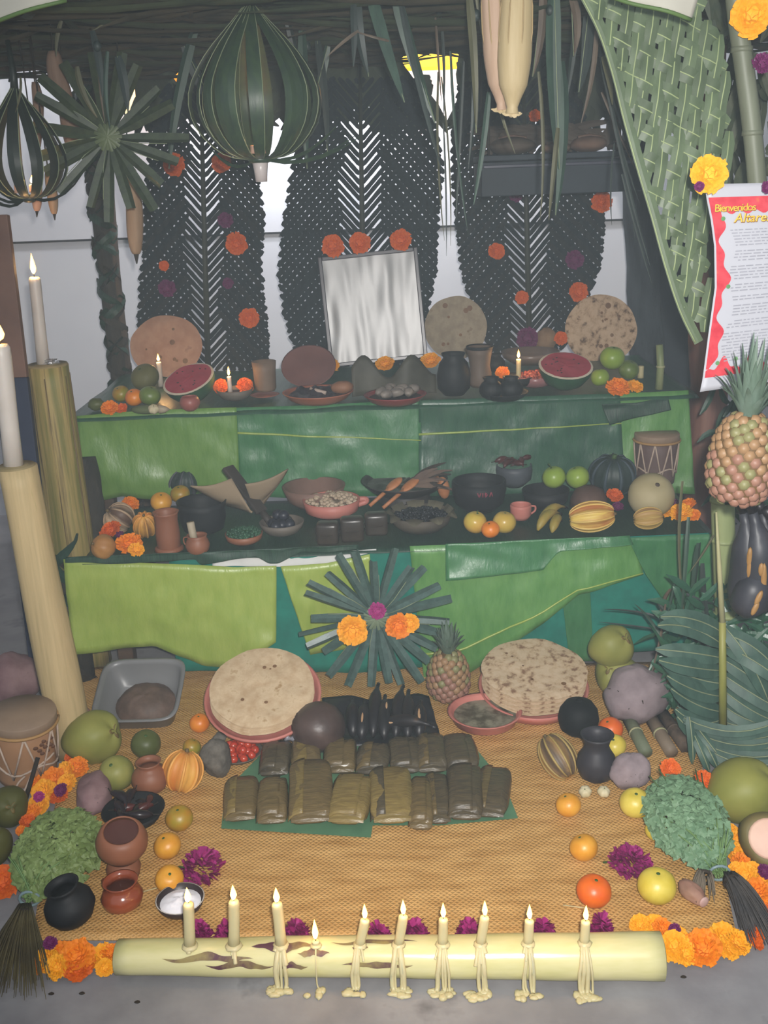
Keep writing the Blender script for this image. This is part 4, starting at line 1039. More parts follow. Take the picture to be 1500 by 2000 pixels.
for k in range(10):
    a = k * 2.4; r = W * .33 * math.sqrt((k + .4) / 10)
    chili('dark red dried chili heaped in the slate clay pot', p0 + V((r * math.cos(a), r * math.sin(a), W * (.62 + .012 * k))), W * .5, (R(-.3, .3), R(-.3, .3), R(0, 6)), Mchi, 'dried chilies in the slate pot')
fruit('apple', 'pale yellow apple left of the small orange at the front edge', 928, 1020, 23, ZA, mat('yellow_apple', '#bfae45', '#c99a46', 5, .3, .05), .95, stem=.2)
fruit('orange', 'small orange between two apples at the front edge', 958, 1034, 18, ZA, Mor, .9)
fruit('apple', 'golden apple right of the small orange at the front edge', 985, 1020, 23, ZA, mat('golden_apple', '#bd9c42', '#c4aa55', 5, .3, .05), .95)
o, W = vase('pink_mug', 'small pink clay mug behind the golden apple', 'mug', 1017, 999, 42, [(0, 0), (.34, 0), (.48, .2), (.5, .6), (.48, .72)], ZA, Mpink, .05); handle(o, W, .2, .6, .48, .2, Mpink, ang=.1, th=.05)
o, W = vase('black_bowl', 'plain black bowl below the two green apples', 'bowl', 1066, 972, 92, [(0, 0), (.28, 0), (.44, .12), (.5, .38)], ZA, Mblk, .03)
fruit('apple', 'green apple under a twig, left of the pair', 1082, 932, 23, ZA + .05, Mapg, .95, stem=.5)
fruit('apple', 'green apple right of the pair beside the dark blue squash', 1128, 932, 23, ZA + .05, Mapg, .95)
t = thing('twig', 'thin twig with narrow leaves standing behind the green apples', 'twig', at(1092, 935, ZA + .0))
e = at(1119, 846, ZA + .15) - V(t.location)
mk('twig_stem', tube(curve((0, 0, 0), e, (.02, 0, 0), 6), [.003, .003, .0026, .0026, .0022, .002, .003], 5), mat('pale_twig', '#8a8674', '#77725f', 9), t)
for k, (ux, uz) in enumerate(((-.05, .05), (-.02, .07), (.05, .06), (.03, .03), (-.06, .02))):
    mk('twig_leaf', ribbon(curve((0, 0, .03), (ux, -.01, .04 + uz), (0, 0, .01), 4), [.003, .012, .014, .01, .001], (0, -1, .2), .2), Mdark, t)
plist = [(1052, 1030, 1100, 992), (1050, 1036, 1090, 1004), (1078, 1040, 1094, 1015)]
for k, (xa, ya, xb, yb) in enumerate(plist):
    a_, b_ = at(xa, ya, ZA + .016), at(xb, yb, ZA + .05 - .012 * k)
    plantain('short banana at the front edge of the table, ' + ('uppermost of three', 'lower left of three', 'brown tipped right one of three')[k], a_, (b_ - a_).length * 1.05, .015, b_ - a_, mat('spotted_banana', '#7c7a34', '#a8893f', 10, .5, .2, c3='#4c4426', hi=.6), spots=0, name='banana', bend=.2)
gourd('gourd', 'yellow and maroon striped gourd lying at the right of the bananas', 1156, 1009, 58, ZA, Msqy, 1.65, 10, .1, (1, -.1, .12), Mcrib)
o, W = vase('clay_bowl', 'brown clay bowl turned mouth down behind the striped gourd', 'bowl', 1150, 968, 74, [(0, 0), (.5, 0), (.48, .2), (.36, .44), (.16, .54), (0, .56)], ZA, mat('dull_brown_clay', '#70554a'), 0)
flower_floor(1200, 968, 17, 2, 'deep orange marigold right of the overturned clay bowl', ZA + .02)
flower_floor(1206, 990, 12, 4, 'withered purple flower below the deep orange marigold', ZA + .01)
gourd('squash', 'dark blue grey squash left of the rope bound drum', 1196, 928, 88, ZA, Msqk, .95, 9, .08, (0, -.2, 1), mat('bluegrey_rib', '#2e3c44', '#3a4850', 9))
fruit('melon', 'pale beige melon in front of the rope bound drum', 1272, 968, 45, ZA, mat('beige_melon', '#a1936c', '#ada07c', 7, .6, .2, c3='#a88a55', hi=.66), .98, scar=Mstick, cat='melon', tilt=(.1, -.6, .7))
gourd('gourd', 'small tan and yellow striped gourd before the beige melon', 1266, 1012, 42, ZA, mat('tan_striped', '#a37a52', '#b99b50', 9, .5, .2, (1, 1, .12)), 1.45, 9, .1, (1, -.05, .1), mat('straw_rib', '#c0a057', '#ab8c4a', 9))
for x, y, r, c, lb in ((1300, 998, 16, 1, 'golden marigold left of the purple bud on the front table'), (1330, 1002, 22, 1, 'largest golden marigold at the right end of the front table'), (1345, 985, 15, 0, 'orange marigold above the largest golden one'), (1355, 1006, 13, 0, 'orange marigold at the far right end of the front table'), (1318, 984, 12, 4, 'purple bud among the golden marigolds of the front table')):
    flower_floor(x, y, r, c, lb, ZA + .012)
# ---------------------------------------------------------------- drums
Mrope = mat('pale_cord', '#a99483', '#bda998', 30, .8, .4); Mhide = mat('drum_hide', '#86705c', '#9b836c', 6, .6, .2)
def drum(label, px, py, wpx, hr, z, mside, rot=None, marks=False, n=9):
    b, W = place(px, py, wpx, hr, z); H = W * hr
    t = thing('drum', label, 'drum', b, rot); r = W / 2
    mk('shell', lathe([(0, .002), (r * .86, .002), (r * .88, H * .1), (r * .93, H * .6), (r * .96, H * .97), (0, H * .97)], 28), mside, t)
    mk('drum_skin', lathe([(0, H + .003), (r * .98, H), (r * 1.0, H - .004), (r, H * .86), (r * .97, H * .85)][::-1], 28), Mhide, t)
    mk('hoop', tube([(math.cos(2*PI*i/28) * r * 1.02, math.sin(2*PI*i/28) * r * 1.02, H * .86) for i in range(29)], .0045, 6), mat('light_hoop', '#a07a4a', '#b28a58', 9), t)
    for k in range(n):
        a0, a1 = 2 * PI * k / n + .2, 2 * PI * (k + .5) / n + .2
        q = lambda a, z_: (math.cos(a) * r * (.90 + .12 * z_ / H), math.sin(a) * r * (.90 + .12 * z_ / H), z_)
        mk('cord', tube([q(a0, H * .86), q((a0 + a1) / 2, H * .5), q(a1, H * .18)], .0028, 5), Mrope, t)
        mk('cord', tube([q(a1, H * .18), q((a1 + a0) / 2 + PI / n, H * .5), q(a0 + 2 * PI / n, H * .86)], .0028, 5), Mrope, t)
    mk('belt_cord', tube([(math.cos(2*PI*i/28) * r * .935, math.sin(2*PI*i/28) * r * .935, H * (.30 + .05 * math.sin(i * .9))) for i in range(29)], .003, 5), Mrope, t)
    return t, r, H
drum('small brown drum bound with pale cord behind the beige melon', 1281, 893, 86, 1.15, ZA + .02, mat('drum_brown', '#5a4642', '#6b5550', 4, .6, .2))
t, r, H = drum('tan drum with brown painted animal marks at the left edge of the floor', 45, 1448, 128, 1.1, 0, mat('drum_tan', '#99704e', '#ab8260', 4, .6, .2), (.1, .05, .35), n=7)
def dq(a, z): return V((math.sin(a) * r * (.905 + .07 * z / H), -math.cos(a) * r * (.905 + .07 * z / H), z))
mk('painted_mark', join(*[moved(blob(.007, .0022, .0055, 8, 5), T(*dq(a, H * z))) for a, z in ((.3, .66), (.42, .60), (.50, .68), (.58, .72), (.62, .62), (.70, .54), (.74, .66), (.84, .60), (.88, .70), (.50, .54), (.95, .54))]), mat('brown_paint', '#573722', '#6a452c', 9), t)
mk('cord_loop', tube(smooth_pts([dq(-.1, H * .25), dq(-.35, H * .2) + V((0, -.02, 0)), dq(-.45, H * .08) + V((0, -.03, 0)), dq(-.2, H * .1) + V((0, -.03, 0)), dq(.2, H * .32), dq(.7, H * .4), dq(1.0, H * .42)], 5), .003, 6), Mrope, t)
mk('drum_beater', tube([dq(.35, H * .55) + V((0, -.012, 0)), dq(-.2, -.1 * H + .03) + V((0, -.07, 0))], .006, 7), Mroot, t)

# ================================================================ rear table (top shelf)
def tla(label, px, py, rpx, Y, mt, lean=.25, sq=1):
    c = atY(px, py, Y); r = pix(c, rpx)
    t = thing('tlayuda', label, 'tortilla', c, (PI / 2 - lean, 0, R(-.1, .1)))
    mk('tortilla', moved(disc(r, .006, .006, px), Sc(sq, 1, 1)), mt, t)
    mk('blister', join(*[moved(disc(r * R(.03, .09), .002, 0, j, 10, 2), T(r * R(-.7, .7), r * R(-.7, .7), .007)) for j in range(9)]), mat('toast_mark', '#6d4c33'), t)
tla('large rosy tortilla standing at the left of the rear table', 325, 676, 60, 4.22, Mtlay4, .3, 1.2)
tla('grey tortilla standing right of the framed silver sheet', 890, 640, 61, 4.22, Mtlay3, .22)
tla('darkly toasted tortilla standing at the right of the rear table', 1174, 644, 68, 4.22, Mtlay2, .2, 1.05)
fruit('melon', 'dull green melon before the rosy tortilla', 283, 736, 28, ZB + .02, mat('dull_melon', '#5f5c33', '#6e6a3d', 8, .6, .2), .85, cat='melon')
def watermelon(label, px, py, wpx, tilt, spin, z):
    p = at(px, py, z + .05); r = pix(p, wpx / 2)
    t = thing('watermelon', label, 'watermelon', p, aim(V(tilt).normalized(), spin))
    mk('rind', lathe([(0, -r * .92), (r * .4, -r * .84), (r * .75, -r * .58), (r * .95, -r * .25), (r, 0)], 28), Mrind, t)
    mk('pith', lathe([(r * .9, .002), (r, .0)][::-1], 28), Mpith, t)
    mk('flesh', grid(lambda u, v: (r * .92 * v * math.cos(2*PI*u), r * .92 * v * math.sin(2*PI*u), .003 + .004 * N.noise(V((v * 4, u * 9, px)))), 28, 8, True), Mflesh, t)
    sd = [(math.cos(a) * q * r, math.sin(a) * q * r) for a, q in [(R(0, 6.3), R(.35, .75)) for _ in range(12)]]
    for x, y in sd: mk('seed', moved(blob(.004, .0025, .0015, 6, 4), T(x, y, .005)), Mroot, t)
watermelon('half watermelon with its red face turned up, left one', 368, 740, 104, (-.22, -.42, .95), 0, ZB + .033)
watermelon('half watermelon with its red face turned up, right one', 1105, 714, 106, (.03, -.35, .95), 0, ZB + .05)
for x, y, r, mt, lb in ((236, 769, 17, Mor4, 'orange at the left of the three fruits on the rear table'), (262, 776, 18, Mor, 'bright orange in the middle of the three fruits on the rear table'), (293, 773, 21, Mlim, 'green lime at the right of the three fruits on the rear table')):
    fruit('orange' if mt is not Mlim else 'lime', lb, x, y, r, ZB, mt, .9)
flower_floor(214, 797, 17, 0, 'orange marigold at the left end of the rear table edge', ZB); flower_floor(238, 798, 12, 2, 'smaller deep orange marigold beside the left edge one', ZB)
t = thing('chayote', 'dark green knobbly chayote at the left end of the rear table', 'vegetable', at(188, 790, ZB + .015))
mk('skin', blob(.03, .022, .022, 16, 10, lambda a, c, v: 1 + .18 * N.noise(v * 2.5)), Mavo, t)
fruit('garlic_bulb', 'white garlic bulb at the left edge of the rear table', 300, 799, 11, ZB - .0, mat('garlic', '#c9bfa0'), .85, cat='garlic', fn=lobed(6, .12))
t = thing('corn_husk', 'short husk leaf with a pale tip before the left watermelon', 'husk', at(275, 800, ZB + .012), (0, 0, -.12))
mk('husk_body', moved(blob(.055, .02, .016, 16, 10), T(.02, 0, 0)), mat('green_husk', '#4a5434', '#5c6641', 9), t); mk('husk_tip', lathe([(0, 0), (.016, .012), (.012, .03), (0, .05)], 10), mat('pale_cob', '#a99c86'), t, rot=(0, PI / 2, 0), loc=(.055, 0, 0))
o, W = vase('clay_pot', 'tiny red clay pot before the left watermelon', 'pot', 371, 788, 40, GLOBE, ZB, mat('rosy_clay', '#8a4a43', '#99584f', 6, .4), .05)
o, W = vase('grey_bowl', 'grey bowl with a lit candle and red flower at the left of the rear table', 'bowl', 459, 770, 72, BOWL, ZB, Mgry, .035)
content(o, W, .4, .2, mat('dark_ash', '#2a2630', '#37323c', 16), 'ash', .05); p0 = V(o.location)
candle('lit white candle standing in the grey bowl', p0 + V((-.015, -.01, W * .24)), p0 + V((-.015, -.01, W * .24 + .055)), .008, Mwaxw, .032, glowe=.5)
flower(p0 + V((-.05, .01, W * .36)), .028, (-.3, -.8, .5), 2, 'red orange flower left of the candle in the grey bowl', 'flower'); flower(p0 + V((.035, .02, W * .34)), .03, (.3, -.7, .6), 2, 'red orange flower right of the candle in the grey bowl', 'flower')
a_ = at(306, 735, ZB + .05); a_.y += .06
candle('lit candle behind the dull green melon', (a_.x, a_.y, ZB), (a_.x, a_.y, atY(305, 707, a_.y).z), .010, Mwaxw, .028, glowe=.5)
o, W = vase('clay_mug', 'brown clay mug on a saucer right of the grey candle bowl', 'mug', 517, 734, 48, [(0, 0), (.38, 0), (.44, .1), (.46, .8), (.5, 1.2)], ZB + .02, mat('dun_clay', '#6b5748', '#7b6655', 6), .05)
o2, W2 = vase('saucer', 'red clay saucer under the brown mug', 'saucer', 517, 772, 58, PLATE, ZB, Mterra, .05)
o, W = vase('terracotta_dish', 'orange brown terracotta dish of dark meat left of the framed sheet', 'dish', 622, 774, 140, DISH, ZB, mat('orange_terracotta', '#94533a', '#a4624a', 7, .45), .035)
content(o, W, .43, .1, mat('dark_meat', '#2a262e', '#3d3136', 12, .4, .6, dist=.006), 'meat', .14, 6, .07)
mk('bone', tube([(-.1 * W, -.15 * W, W * .22), (.12 * W, -.22 * W, W * .16)], [.006, .007], 7), mat('bone', '#a08d80', '#b09d90', 9), o)
mk('bread_piece', moved(blob(W * .16, W * .1, W * .09, 12, 8, lambda a, c, v: 1 + .2 * N.noise(v * 2)), T(W * .34, -.05 * W, W * .2)), mat('brown_bread', '#7a5038', '#8d6348', 9), o)
o, W = vase('clay_plate', 'dusky pink plate tilted behind the dark meat dish', 'plate', 600, 724, 110, PLATE, ZB + .05, mat('dusky_clay', '#6f4a45', '#7f5852', 6), .03, (.7, 0, 0))
o.location.y += .1
o, W = vase('terracotta_dish', 'red rimmed dish of pale chicken pieces before the framed sheet', 'dish', 772, 778, 124, DISH, ZB, mat('red_rim_clay', '#7c2f30', '#8c3d3b', 7, .4), .035)
p0 = V(o.location); content(o, W, .43, .1, mat('dark_mole', '#2a2022'), 'sauce', .03, 7)
for k in range(9):
    a = k * 2.4; r = W * .32 * math.sqrt((k + .5) / 9)
    mk('meat_piece', moved(blob(W * .12, W * .08, W * .07, 12, 8, lambda a, c, v: 1 + .3 * N.noise(v * 1.6 + V((k, 0, 0)))), T(r * math.cos(a), r * math.sin(a), W * .2) @ Rz(R(0, 6))), mat('pale_meat', '#6f6660', '#8d8378', 14, .5, .4), o)
t = thing('leaf_wrap', 'dark crumpled leaf standing behind the chicken dish', 'leaf', at(770, 745, ZB + .05))
mk('leaf_blade', grid(lambda u, v: ((u - .5) * .3, .02 * math.sin(u * 8) + .03 * v, -.05 + v * (.10 + .04 * math.sin(u * 11))), 24, 6), mat('withered_leaf', '#3c3a30', '#4d4a3d', 9, .6, .5), t).modifiers.new('thickness', 'SOLIDIFY').thickness = .002
# framed silver sheet
def framed():
    Yf = 4.10; c = [atY(648, 722, Yf), atY(832, 694, Yf), atY(820, 486, Yf), atY(631, 497, Yf)]
    up = ((c[3] - c[0]) + (c[2] - c[1])) / 2; h = up.length; sd = ((c[1] - c[0]) + (c[2] - c[3])) / 2; w_ = sd.length
    ctr = (c[0] + c[1]) / 2; ctr.z = ZB - .01
    X = sd.normalized(); Zv = (up.normalized() + V((0, .16, 0))).normalized(); Yv = Zv.cross(X).normalized(); Zv = X.cross(Yv).normalized()
    M = Matrix((X, Yv, Zv)).transposed().to_4x4(); M.translation = (c[0] + c[1]) / 2 + V((0, 0, .0))
    t = thing('picture_frame', 'thin dark framed sheet of crinkled silver paper in the centre', 'picture frame', M.translation); t.rotation_euler = M.to_euler()
    Mfr = mat('dark_frame', '#33303a', '#433f48', 9, .3, .1); b = .016
    for nm, sh in (('frame_side', box(b, .018, h, .003, (-w_/2, 0, h/2))), ('frame_side', box(b, .018, h, .003, (w_/2, 0, h/2))), ('frame_rail', box(w_ - b, .018, b, .003, (0, 0, b/2))), ('frame_rail', box(w_ - b, .018, b, .003, (0, 0, h - b/2)))):
        mk(nm, sh, Mfr, t, False)
    Msil = mat('silver_foil', '#8c8c8c', '#989898', 3, .42, .0, (2.2, 2.2, .5), metal=.5)
    mk('silver_sheet', grid(lambda u, v: ((u - .5) * (w_ - b), -.006 + .006 * N.noise(V((u * 4, v * 1.2, 1))) + .003 * N.noise(V((u * 11, v * 2.5, 4))), b/2 + (h - b) * v), 40, 40), Msil, t)
    mk('backing', box(w_ - b, .006, h - b, 0, (0, .006, h/2)), Mfr, t, False)
    for x, y, r, lb in ((650, 481, 22, 'left'), (703, 475, 21, 'middle'), (783, 469, 21, 'right')):
        p = atY(x, y, Yf + .03); flower(p, pix(p, r), (R(-.2, .2), -1, .2), 2, f'orange marigold on the top of the frame, {lb} of three')
framed()
for x, y, r, lb in ((645, 713, 18, 'left'), (752, 711, 19, 'middle'), (841, 705, 20, 'right')):
    p = atY(x, y, 3.98); flower(p, pix(p, r), (R(-.3, .3), -.5, .9), 1, f'golden marigold at the foot of the frame, {lb} of three')
o, W = vase('black_pot', 'large black clay pot right of the framed sheet', 'pot', 886, 730, 66, [(0, 0), (.3, 0), (.48, .2), (.5, .6), (.42, .95), (.3, 1.1), (.36, 1.24)], ZB, Mblk, .03)
o, W = vase('clay_pot', 'brown clay pot with a dark rim right of the large black pot', 'pot', 937, 716, 52, [(0, 0), (.34, 0), (.46, .15), (.44, .5), (.38, .8), (.44, 1.2), (.5, 1.5)], ZB + .02, mat('umber_clay', '#5c4c40', '#6c5a4c', 6), .05)
mk('dark_rim', lathe([(W * .49, W * 1.42), (W * .52, W * 1.5), (W * .50, W * 1.54), (W * .44, W * 1.5)], 24), Mblk, o)
o, W = vase('black_dish', 'black dish holding small black pots at the right of the rear table', 'dish', 985, 772, 96, DISH, ZB, Mblk, .03)
p0 = V(o.location)
for k, dx in enumerate((-.28, .12)):
    t = thing('black_cup', 'small black cup on the black dish, ' + ('left one', 'right one')[k], 'cup', p0 + V((dx * W, -.02, W * .03)))
    mk('body', vessel([(r_ * W * .5, z_ * W * .5) for r_, z_ in OLLA], .003, 18), Mblk, t)
o, W = vase('black_pot', 'slim black pot behind the black dish', 'pot', 970, 712, 40, OLLA, ZB + .02, Mblk, .05); o.location.y += .04
o, W = vase('black_bowl', 'black bowl with an orange glow and candle at the right of the rear table', 'bowl', 1006, 745, 74, BOWL, ZB + .01, Mblk, .03)
content(o, W, .4, .2, mat('dark_ash', '#2a2630'), 'ash', .05); p0 = V(o.location)
candle('lit cream candle in the black bowl at the right of the rear table', p0 + V((.012, 0, W * .2)), (p0.x + .012, p0.y, atY(1013, 701, p0.y).z), .009, Mwax, .03, glowe=.6)
flower(p0 + V((-.045, 0, W * .38)), .026, (-.2, -.7, .6), 0, 'orange marigold beside the candle in the black bowl')
o, W = vase('glass_plate', 'rosy plate of red beans left of the right watermelon', 'plate', 1045, 744, 76, BOWL, ZB + .005, mat('rosy_glaze', '#8a5a58', '#99696a', 6, .25), .03)
beans(o, W, .42, .24, 90, .010, mat('red_bean', '#7d3328', '#94483a', 9, .35), 'red_beans', .08)
o, W = vase('glass_bowl', 'wide pale rimmed bowl behind the plate of red beans', 'bowl', 1040, 702, 116, [(0, 0), (.3, 0), (.46, .1), (.5, .2)], ZB + .03, mat('brown_glaze', '#5f5049', '#6f5f56', 6, .3), .02); o.location.y += .06
for x, y, r, mt, nm, lb in ((1196, 699, 24, Mapg, 'guava', 'large pale green guava at the right of the rear table'), (1172, 737, 18, Mapg, 'lime', 'bright green lime left of the twin marigolds'), (1228, 722, 20, Mlim, 'lime', 'dull green lime behind the twin marigolds')):
    fruit(nm, lb, x, y, r, ZB + (.05 if y < 710 else .0), mt, .95)
p = at(1251, 738, ZB); candle('short unlit cream candle stub right of the twin marigolds', (p.x, p.y, ZB), (p.x, p.y, ZB + .045), .011, Mwax, fl=False)
flower_floor(1207, 757, 23, 0, 'big orange marigold at the right of the rear table edge', ZB + .005); flower_floor(1240, 755, 16, 1, 'smaller golden marigold joined to the big orange one', ZB + .005)
p = at(1287, 760, ZB); t = thing('cane_piece', 'upright pale green cane piece at the right end of the rear table', 'cane', (p.x, p.y, ZB))
mk('cane', tube([(0, 0, 0), (.002, 0, .08), (-.006, 0, .155)], [.014, .013, .012], 10), mat('cane_green', '#6d7a52', '#8d9166', 5, .5, .2, (6, 6, 1)), t)
mk('joint', tube([(.002, 0, .076), (.002, 0, .082)], .0155, 10), mat('cane_joint', '#a5a37c', '#93906c', 9), t)
# flowers pinned on the woven fronds
PIN = [(340, 322, 21, 2, 'upper left'), (433, 318, 19, 2, 'upper right'), (462, 476, 21, 2, 'middle right'), (320, 519, 10, 2, 'small middle left'), (487, 621, 19, 2, 'lower right')]
for x, y, r, c, lb in PIN:
    p = atY(x, y, YB - .03); flower(p, pix(p, r), (R(-.2, .2), -1, R(-.1, .3)), c, f'{lb} orange marigold pinned on the left woven frond')
for x, y, r, c, lb in ((970, 491, 16, 2, 'middle left'), (1019, 581, 13, 2, 'low central'), (1130, 570, 19, 2, 'lower right'), (1175, 394, 20, 2, 'upper right'), (1045, 226, 12, 2, 'topmost')):
    p = atY(x, y, YB - .03); flower(p, pix(p, r), (R(-.2, .2), -1, R(-.1, .3)), c, f'{lb} orange marigold pinned on the right woven frond')
for x, y, r, lb in ((326, 563, 17, 'purple flower low on the left woven frond'), (440, 430, 15, 'purple flower at the right side of the left woven frond'), (445, 553, 11, 'small purple flower below another on the left woven frond'), (1122, 507, 18, 'purple flower on the right woven frond'), (1008, 380, 14, 'purple flower just below the navy shelf')):
    p = atY(x, y, YB - .03); flower(p, pix(p, r), (R(-.2, .2), -1, .1), 4, lb, 'purple_flower')
flower(atY(1030, 660, 4.2), .045, (0, -1, .3), 4, 'large purple flower behind the plate of red beans', 'purple_flower')
flower(atY(1095, 661, 4.2), .028, (0, -1, .3), 2, 'orange marigold left of the darkly toasted tortilla')
t = thing('peanut_bag', 'small tan bundle of peanuts behind the right watermelon', 'bundle', atY(1066, 664, 4.22))
mk('bundle_body', blob(.045, .03, .05, 18, 12, lambda a, c, v: 1 + .2 * N.noise(v * 4)), mat('peanut', '#7d6148', '#94775b', 24, .8, .6), t)
# ================================================================ the log of candles
Mlog = mat('pale_stalk', '#b9b370', '#d0c794', 2.2, .22, .1, (1.2, 5, 5), c3='#c6bf83', hi=.6, bsc=30, spec=.7)
Mblot = mat('stalk_blotch', '#54323c', '#8a7a4a', 18, .55, .2, lo=.42, hi=.62)
def make_log():
    rl, rr = .0345, .0455
    a_ = at(231, 1869, rl + .001); b_ = at(1292, 1867, rr + .001)
    t = thing('banana_stalk', 'pale green banana stalk lying at the front as a candle rail', 'stalk', a_)
    d = b_ - a_; n = 34; e = d / d.length
    pts = [d * (i / n) for i in range(n + 1)]; rads = [rl + (rr - rl) * i / n for i in range(n + 1)]
    vs, fs = tube(pts, rads, 28)
    vs = [v + V((0, N.noise(v * 7), N.noise(v * 7 + V((9, 0, 0))))) * .002 for v in vs]
    mk('stalk', (vs, fs), Mlog, t)
    up = V((0, 0, 1))
    def skin(s, a): # a: angle from top towards the viewer
        c = d * s; r_ = rl + (rr - rl) * s
        return c + V((0, -math.sin(a), math.cos(a))) * r_
    # torn dark patches of the outer sheath
    for k, (s0, s1, a0, a1) in enumerate(((.09, .26, .75, 1.15), (.17, .30, 1.1, 1.5), (.255, .37, .05, .62), (.34, .40, .5, .9), (.30, .36, 1.2, 1.5), (.40, .56, .0, .26), (.42, .55, 1.1, 1.4), (.44, .47, .26, .6))):
        def fn(u, v, s0=s0, s1=s1, a0=a0, a1=a1, k=k):
            w_ = 1 - abs(2 * u - 1) ** 1.6; am = (a0 + a1) / 2 + .25 * N.noise(V((u * 3, k, 0)))
            q = skin(s0 + (s1 - s0) * u, am + (v - .5) * (a1 - a0) * w_ * (1 + .5 * N.noise(V((u * 7, k, 3)))))
            return q + V((0, -1, 1)) * .0016
        mk('torn_sheath', grid(fn, 26, 5), Mblot, t)
    mk('cut_end', moved(lathe([(0, .004), (rr * .8, .003), (rr * .98, -.001)][::-1], 24), T(*d) @ e.to_track_quat('Z', 'Y').to_matrix().to_4x4()), mat('cut_stalk', '#c9c98a', '#b5b878', 20, .6, .3), t)
    return t, a_, d, rl, rr, skin
LOG, la, ld, rl, rr, skin = make_log()
CN = ['first from the left, before the salt bowl', 'second from the left', 'third from the left', None, 'fifth from the left', 'sixth from the left', 'seventh from the left', 'eighth from the left', 'ninth from the left', 'tenth, at the right end']
CA = [(368, 1764, 380, 1848), (457, 1759, 467, 1848), (541, 1764, 560, 1856), (627, 1840, 628, 1852), (713, 1796, 713, 1856), (788, 1788, 788, 1856), (866, 1794, 873, 1856), (947, 1790, 945, 1856), (1034, 1797, 1036, 1852), (1144, 1799, 1142, 1856)]
random.seed(21)
for k, (tx, ty, bx, by) in enumerate(CA):
    s = (bx - 231) / 1061; rr_ = rl + (rr - rl) * s
    foot = la + skin(s, .30); foot.z -= .001
    Yc = foot.y
    top = atY(tx, ty, Yc + .004)
    r = pix(foot, 10.5) * (.9 if k > 2 else 1.05)
    if k == 3: top = foot + V((0, 0, .012)); r *= .8
    lb = f'lit cream candle on the banana stalk, {CN[k]}' if CN[k] else 'burnt down candle stump with a tall flame on the banana stalk, fourth from the left'
    t = candle(lb, foot, top, r, Mwax, .046 if k == 3 else .033, fr=r * (.85 if k == 3 else .6), glowe=.07)
    # wax runs and the tie strips hanging down to the floor
    runs = 1 if k in (0, 3) else 3 if k == 1 else 8
    loc = V(t.location)
    wl = []
    for j in range(runs):
        ds = R(-.016, .010) if runs > 1 else 0; drop = k not in (0, 1) and j < 5
        n = 9; pts = []
        e0 = R(1.5, 1.8) if drop else R(.6, 1.3)
        for i in range(n + 1):
            a = .25 + (e0 - .25) * i / n
            pts.append(la + skin(min(1, s + ds * (.3 + .7 * i / n)), a) + V((0, -.0035 * math.sin(a), .003 * math.cos(a))) - loc)
        if drop:
            q = pts[-1]; pts += [V((q.x + R(-.002, .002), q.y - .002, (q.z - loc.z - 0) * .0 + (-loc.z + .012))), V((q.x + R(-.006, .006), q.y - .008, -loc.z + .005))]
        wr = r * R(.2, .55)
        wl.append(tube(smooth_pts(pts, 2), wr, 7))
    mk('wax_run', join(*wl), Mwax, t)
    if k not in (0, 1):
        z = -loc.z + .003; y0 = (la + skin(s, 1.7)).y - .010 - loc.y
        nb = 11 if k not in (3, 4) else 4
        mk('wax_puddle', join(*[moved(blob(R(.006, .013), R(.005, .010), R(.0025, .006), 12, 7, lambda a, c, v: 1 + .3 * N.noise(v * 2 + V((k, 0, 0)))), T(R(-.026, .015), y0 + R(-.016, .006), z)) for _ in range(nb)]), Mwax, t)
    mk('wax_collar', moved(blob(r * 1.5, r * 1.4, r * .7, 14, 8, lambda a, c, v: 1 + .25 * N.noise(v * 2.5 + V((k, 0, 0)))), T(0, -r * .1, r * .2)), Mwax, t)
# ---- big candles on banana trunk stands
def stand(label, top_px, wpx, Y, lean, mt, seed):
    tp = atY(top_px[0], top_px[1], Y); r = pix(tp, wpx / 2)
    t = thing('banana_trunk_stand', label, 'stand', (tp.x + lean, Y, 0)); d = V((-lean, 0, tp.z))
    n = 16
    vs, fs = tube([d * (i / n) for i in range(n + 1)], [r * (1.12 - .14 * i / n) for i in range(n + 1)], 30)
    vs = [v + V((N.noise(V((v.x * 20, v.y * 20, v.z * 2 + seed))), N.noise(V((v.x * 20 + 5, v.y * 20, v.z * 2))), 0)) * .006 for v in vs]
    mk('trunk', (vs, fs), mt, t)
    for k in range(0 if seed == 1 else 3):
        a = 3.6 + k * 1.05 + seed * .3
        mk('sheath_edge', tube([d * q + V((math.cos(a) * r, math.sin(a) * r, 0)) * (1.10 - .12 * q) for q in (.02, .3, .6, .97)], [.004, .003, .003, .002], 6), mat('sheath_brown', '#6f5c38', '#5c4b2e', 9), t)
    mk('cut_top', moved(lathe([(r * .95, -.002), (r * .9, .006), (r * .6, .003), (r * .55, .007), (r * .25, .004), (0, .006)], 24), T(*d)), mat('cut_trunk', '#9a8a66', '#84754f', 20, .8, .4), t)
    return tp, r
tp, r = stand('pale banana trunk stand at the left edge carrying a tall candle', (33, 912), 76, 2.55, .04, Mstem, 1)
c0 = V((tp.x - .0, tp.y, tp.z + .006)); cb = atY(28, 915, 2.55)
c0.x = cb.x; ct = atY(0, 672, 2.55)
candle('tall thick white candle at the left edge, its flame cut by the frame', c0, ct, pix(c0, 18), Mwaxw, .055, glowe=1.0)
tp, r = stand('greenish banana trunk stand behind the first one carrying a lit candle', (93, 714), 84, 3.12, .0, Mstemg, 4)
c0 = atY(85, 712, 3.12); c0.z = tp.z + .006; ct = atY(67, 541, 3.12)
candle('tall lit white candle on the greenish trunk stand', c0, ct, pix(c0, 11.5), Mwaxw, .062, fr=.0085, glowe=1.2)
fo = thing('foil_scrap', 'crumpled silver foil scrap on the greenish trunk stand', 'foil', (c0.x + .03, c0.y - .01, tp.z + .012))
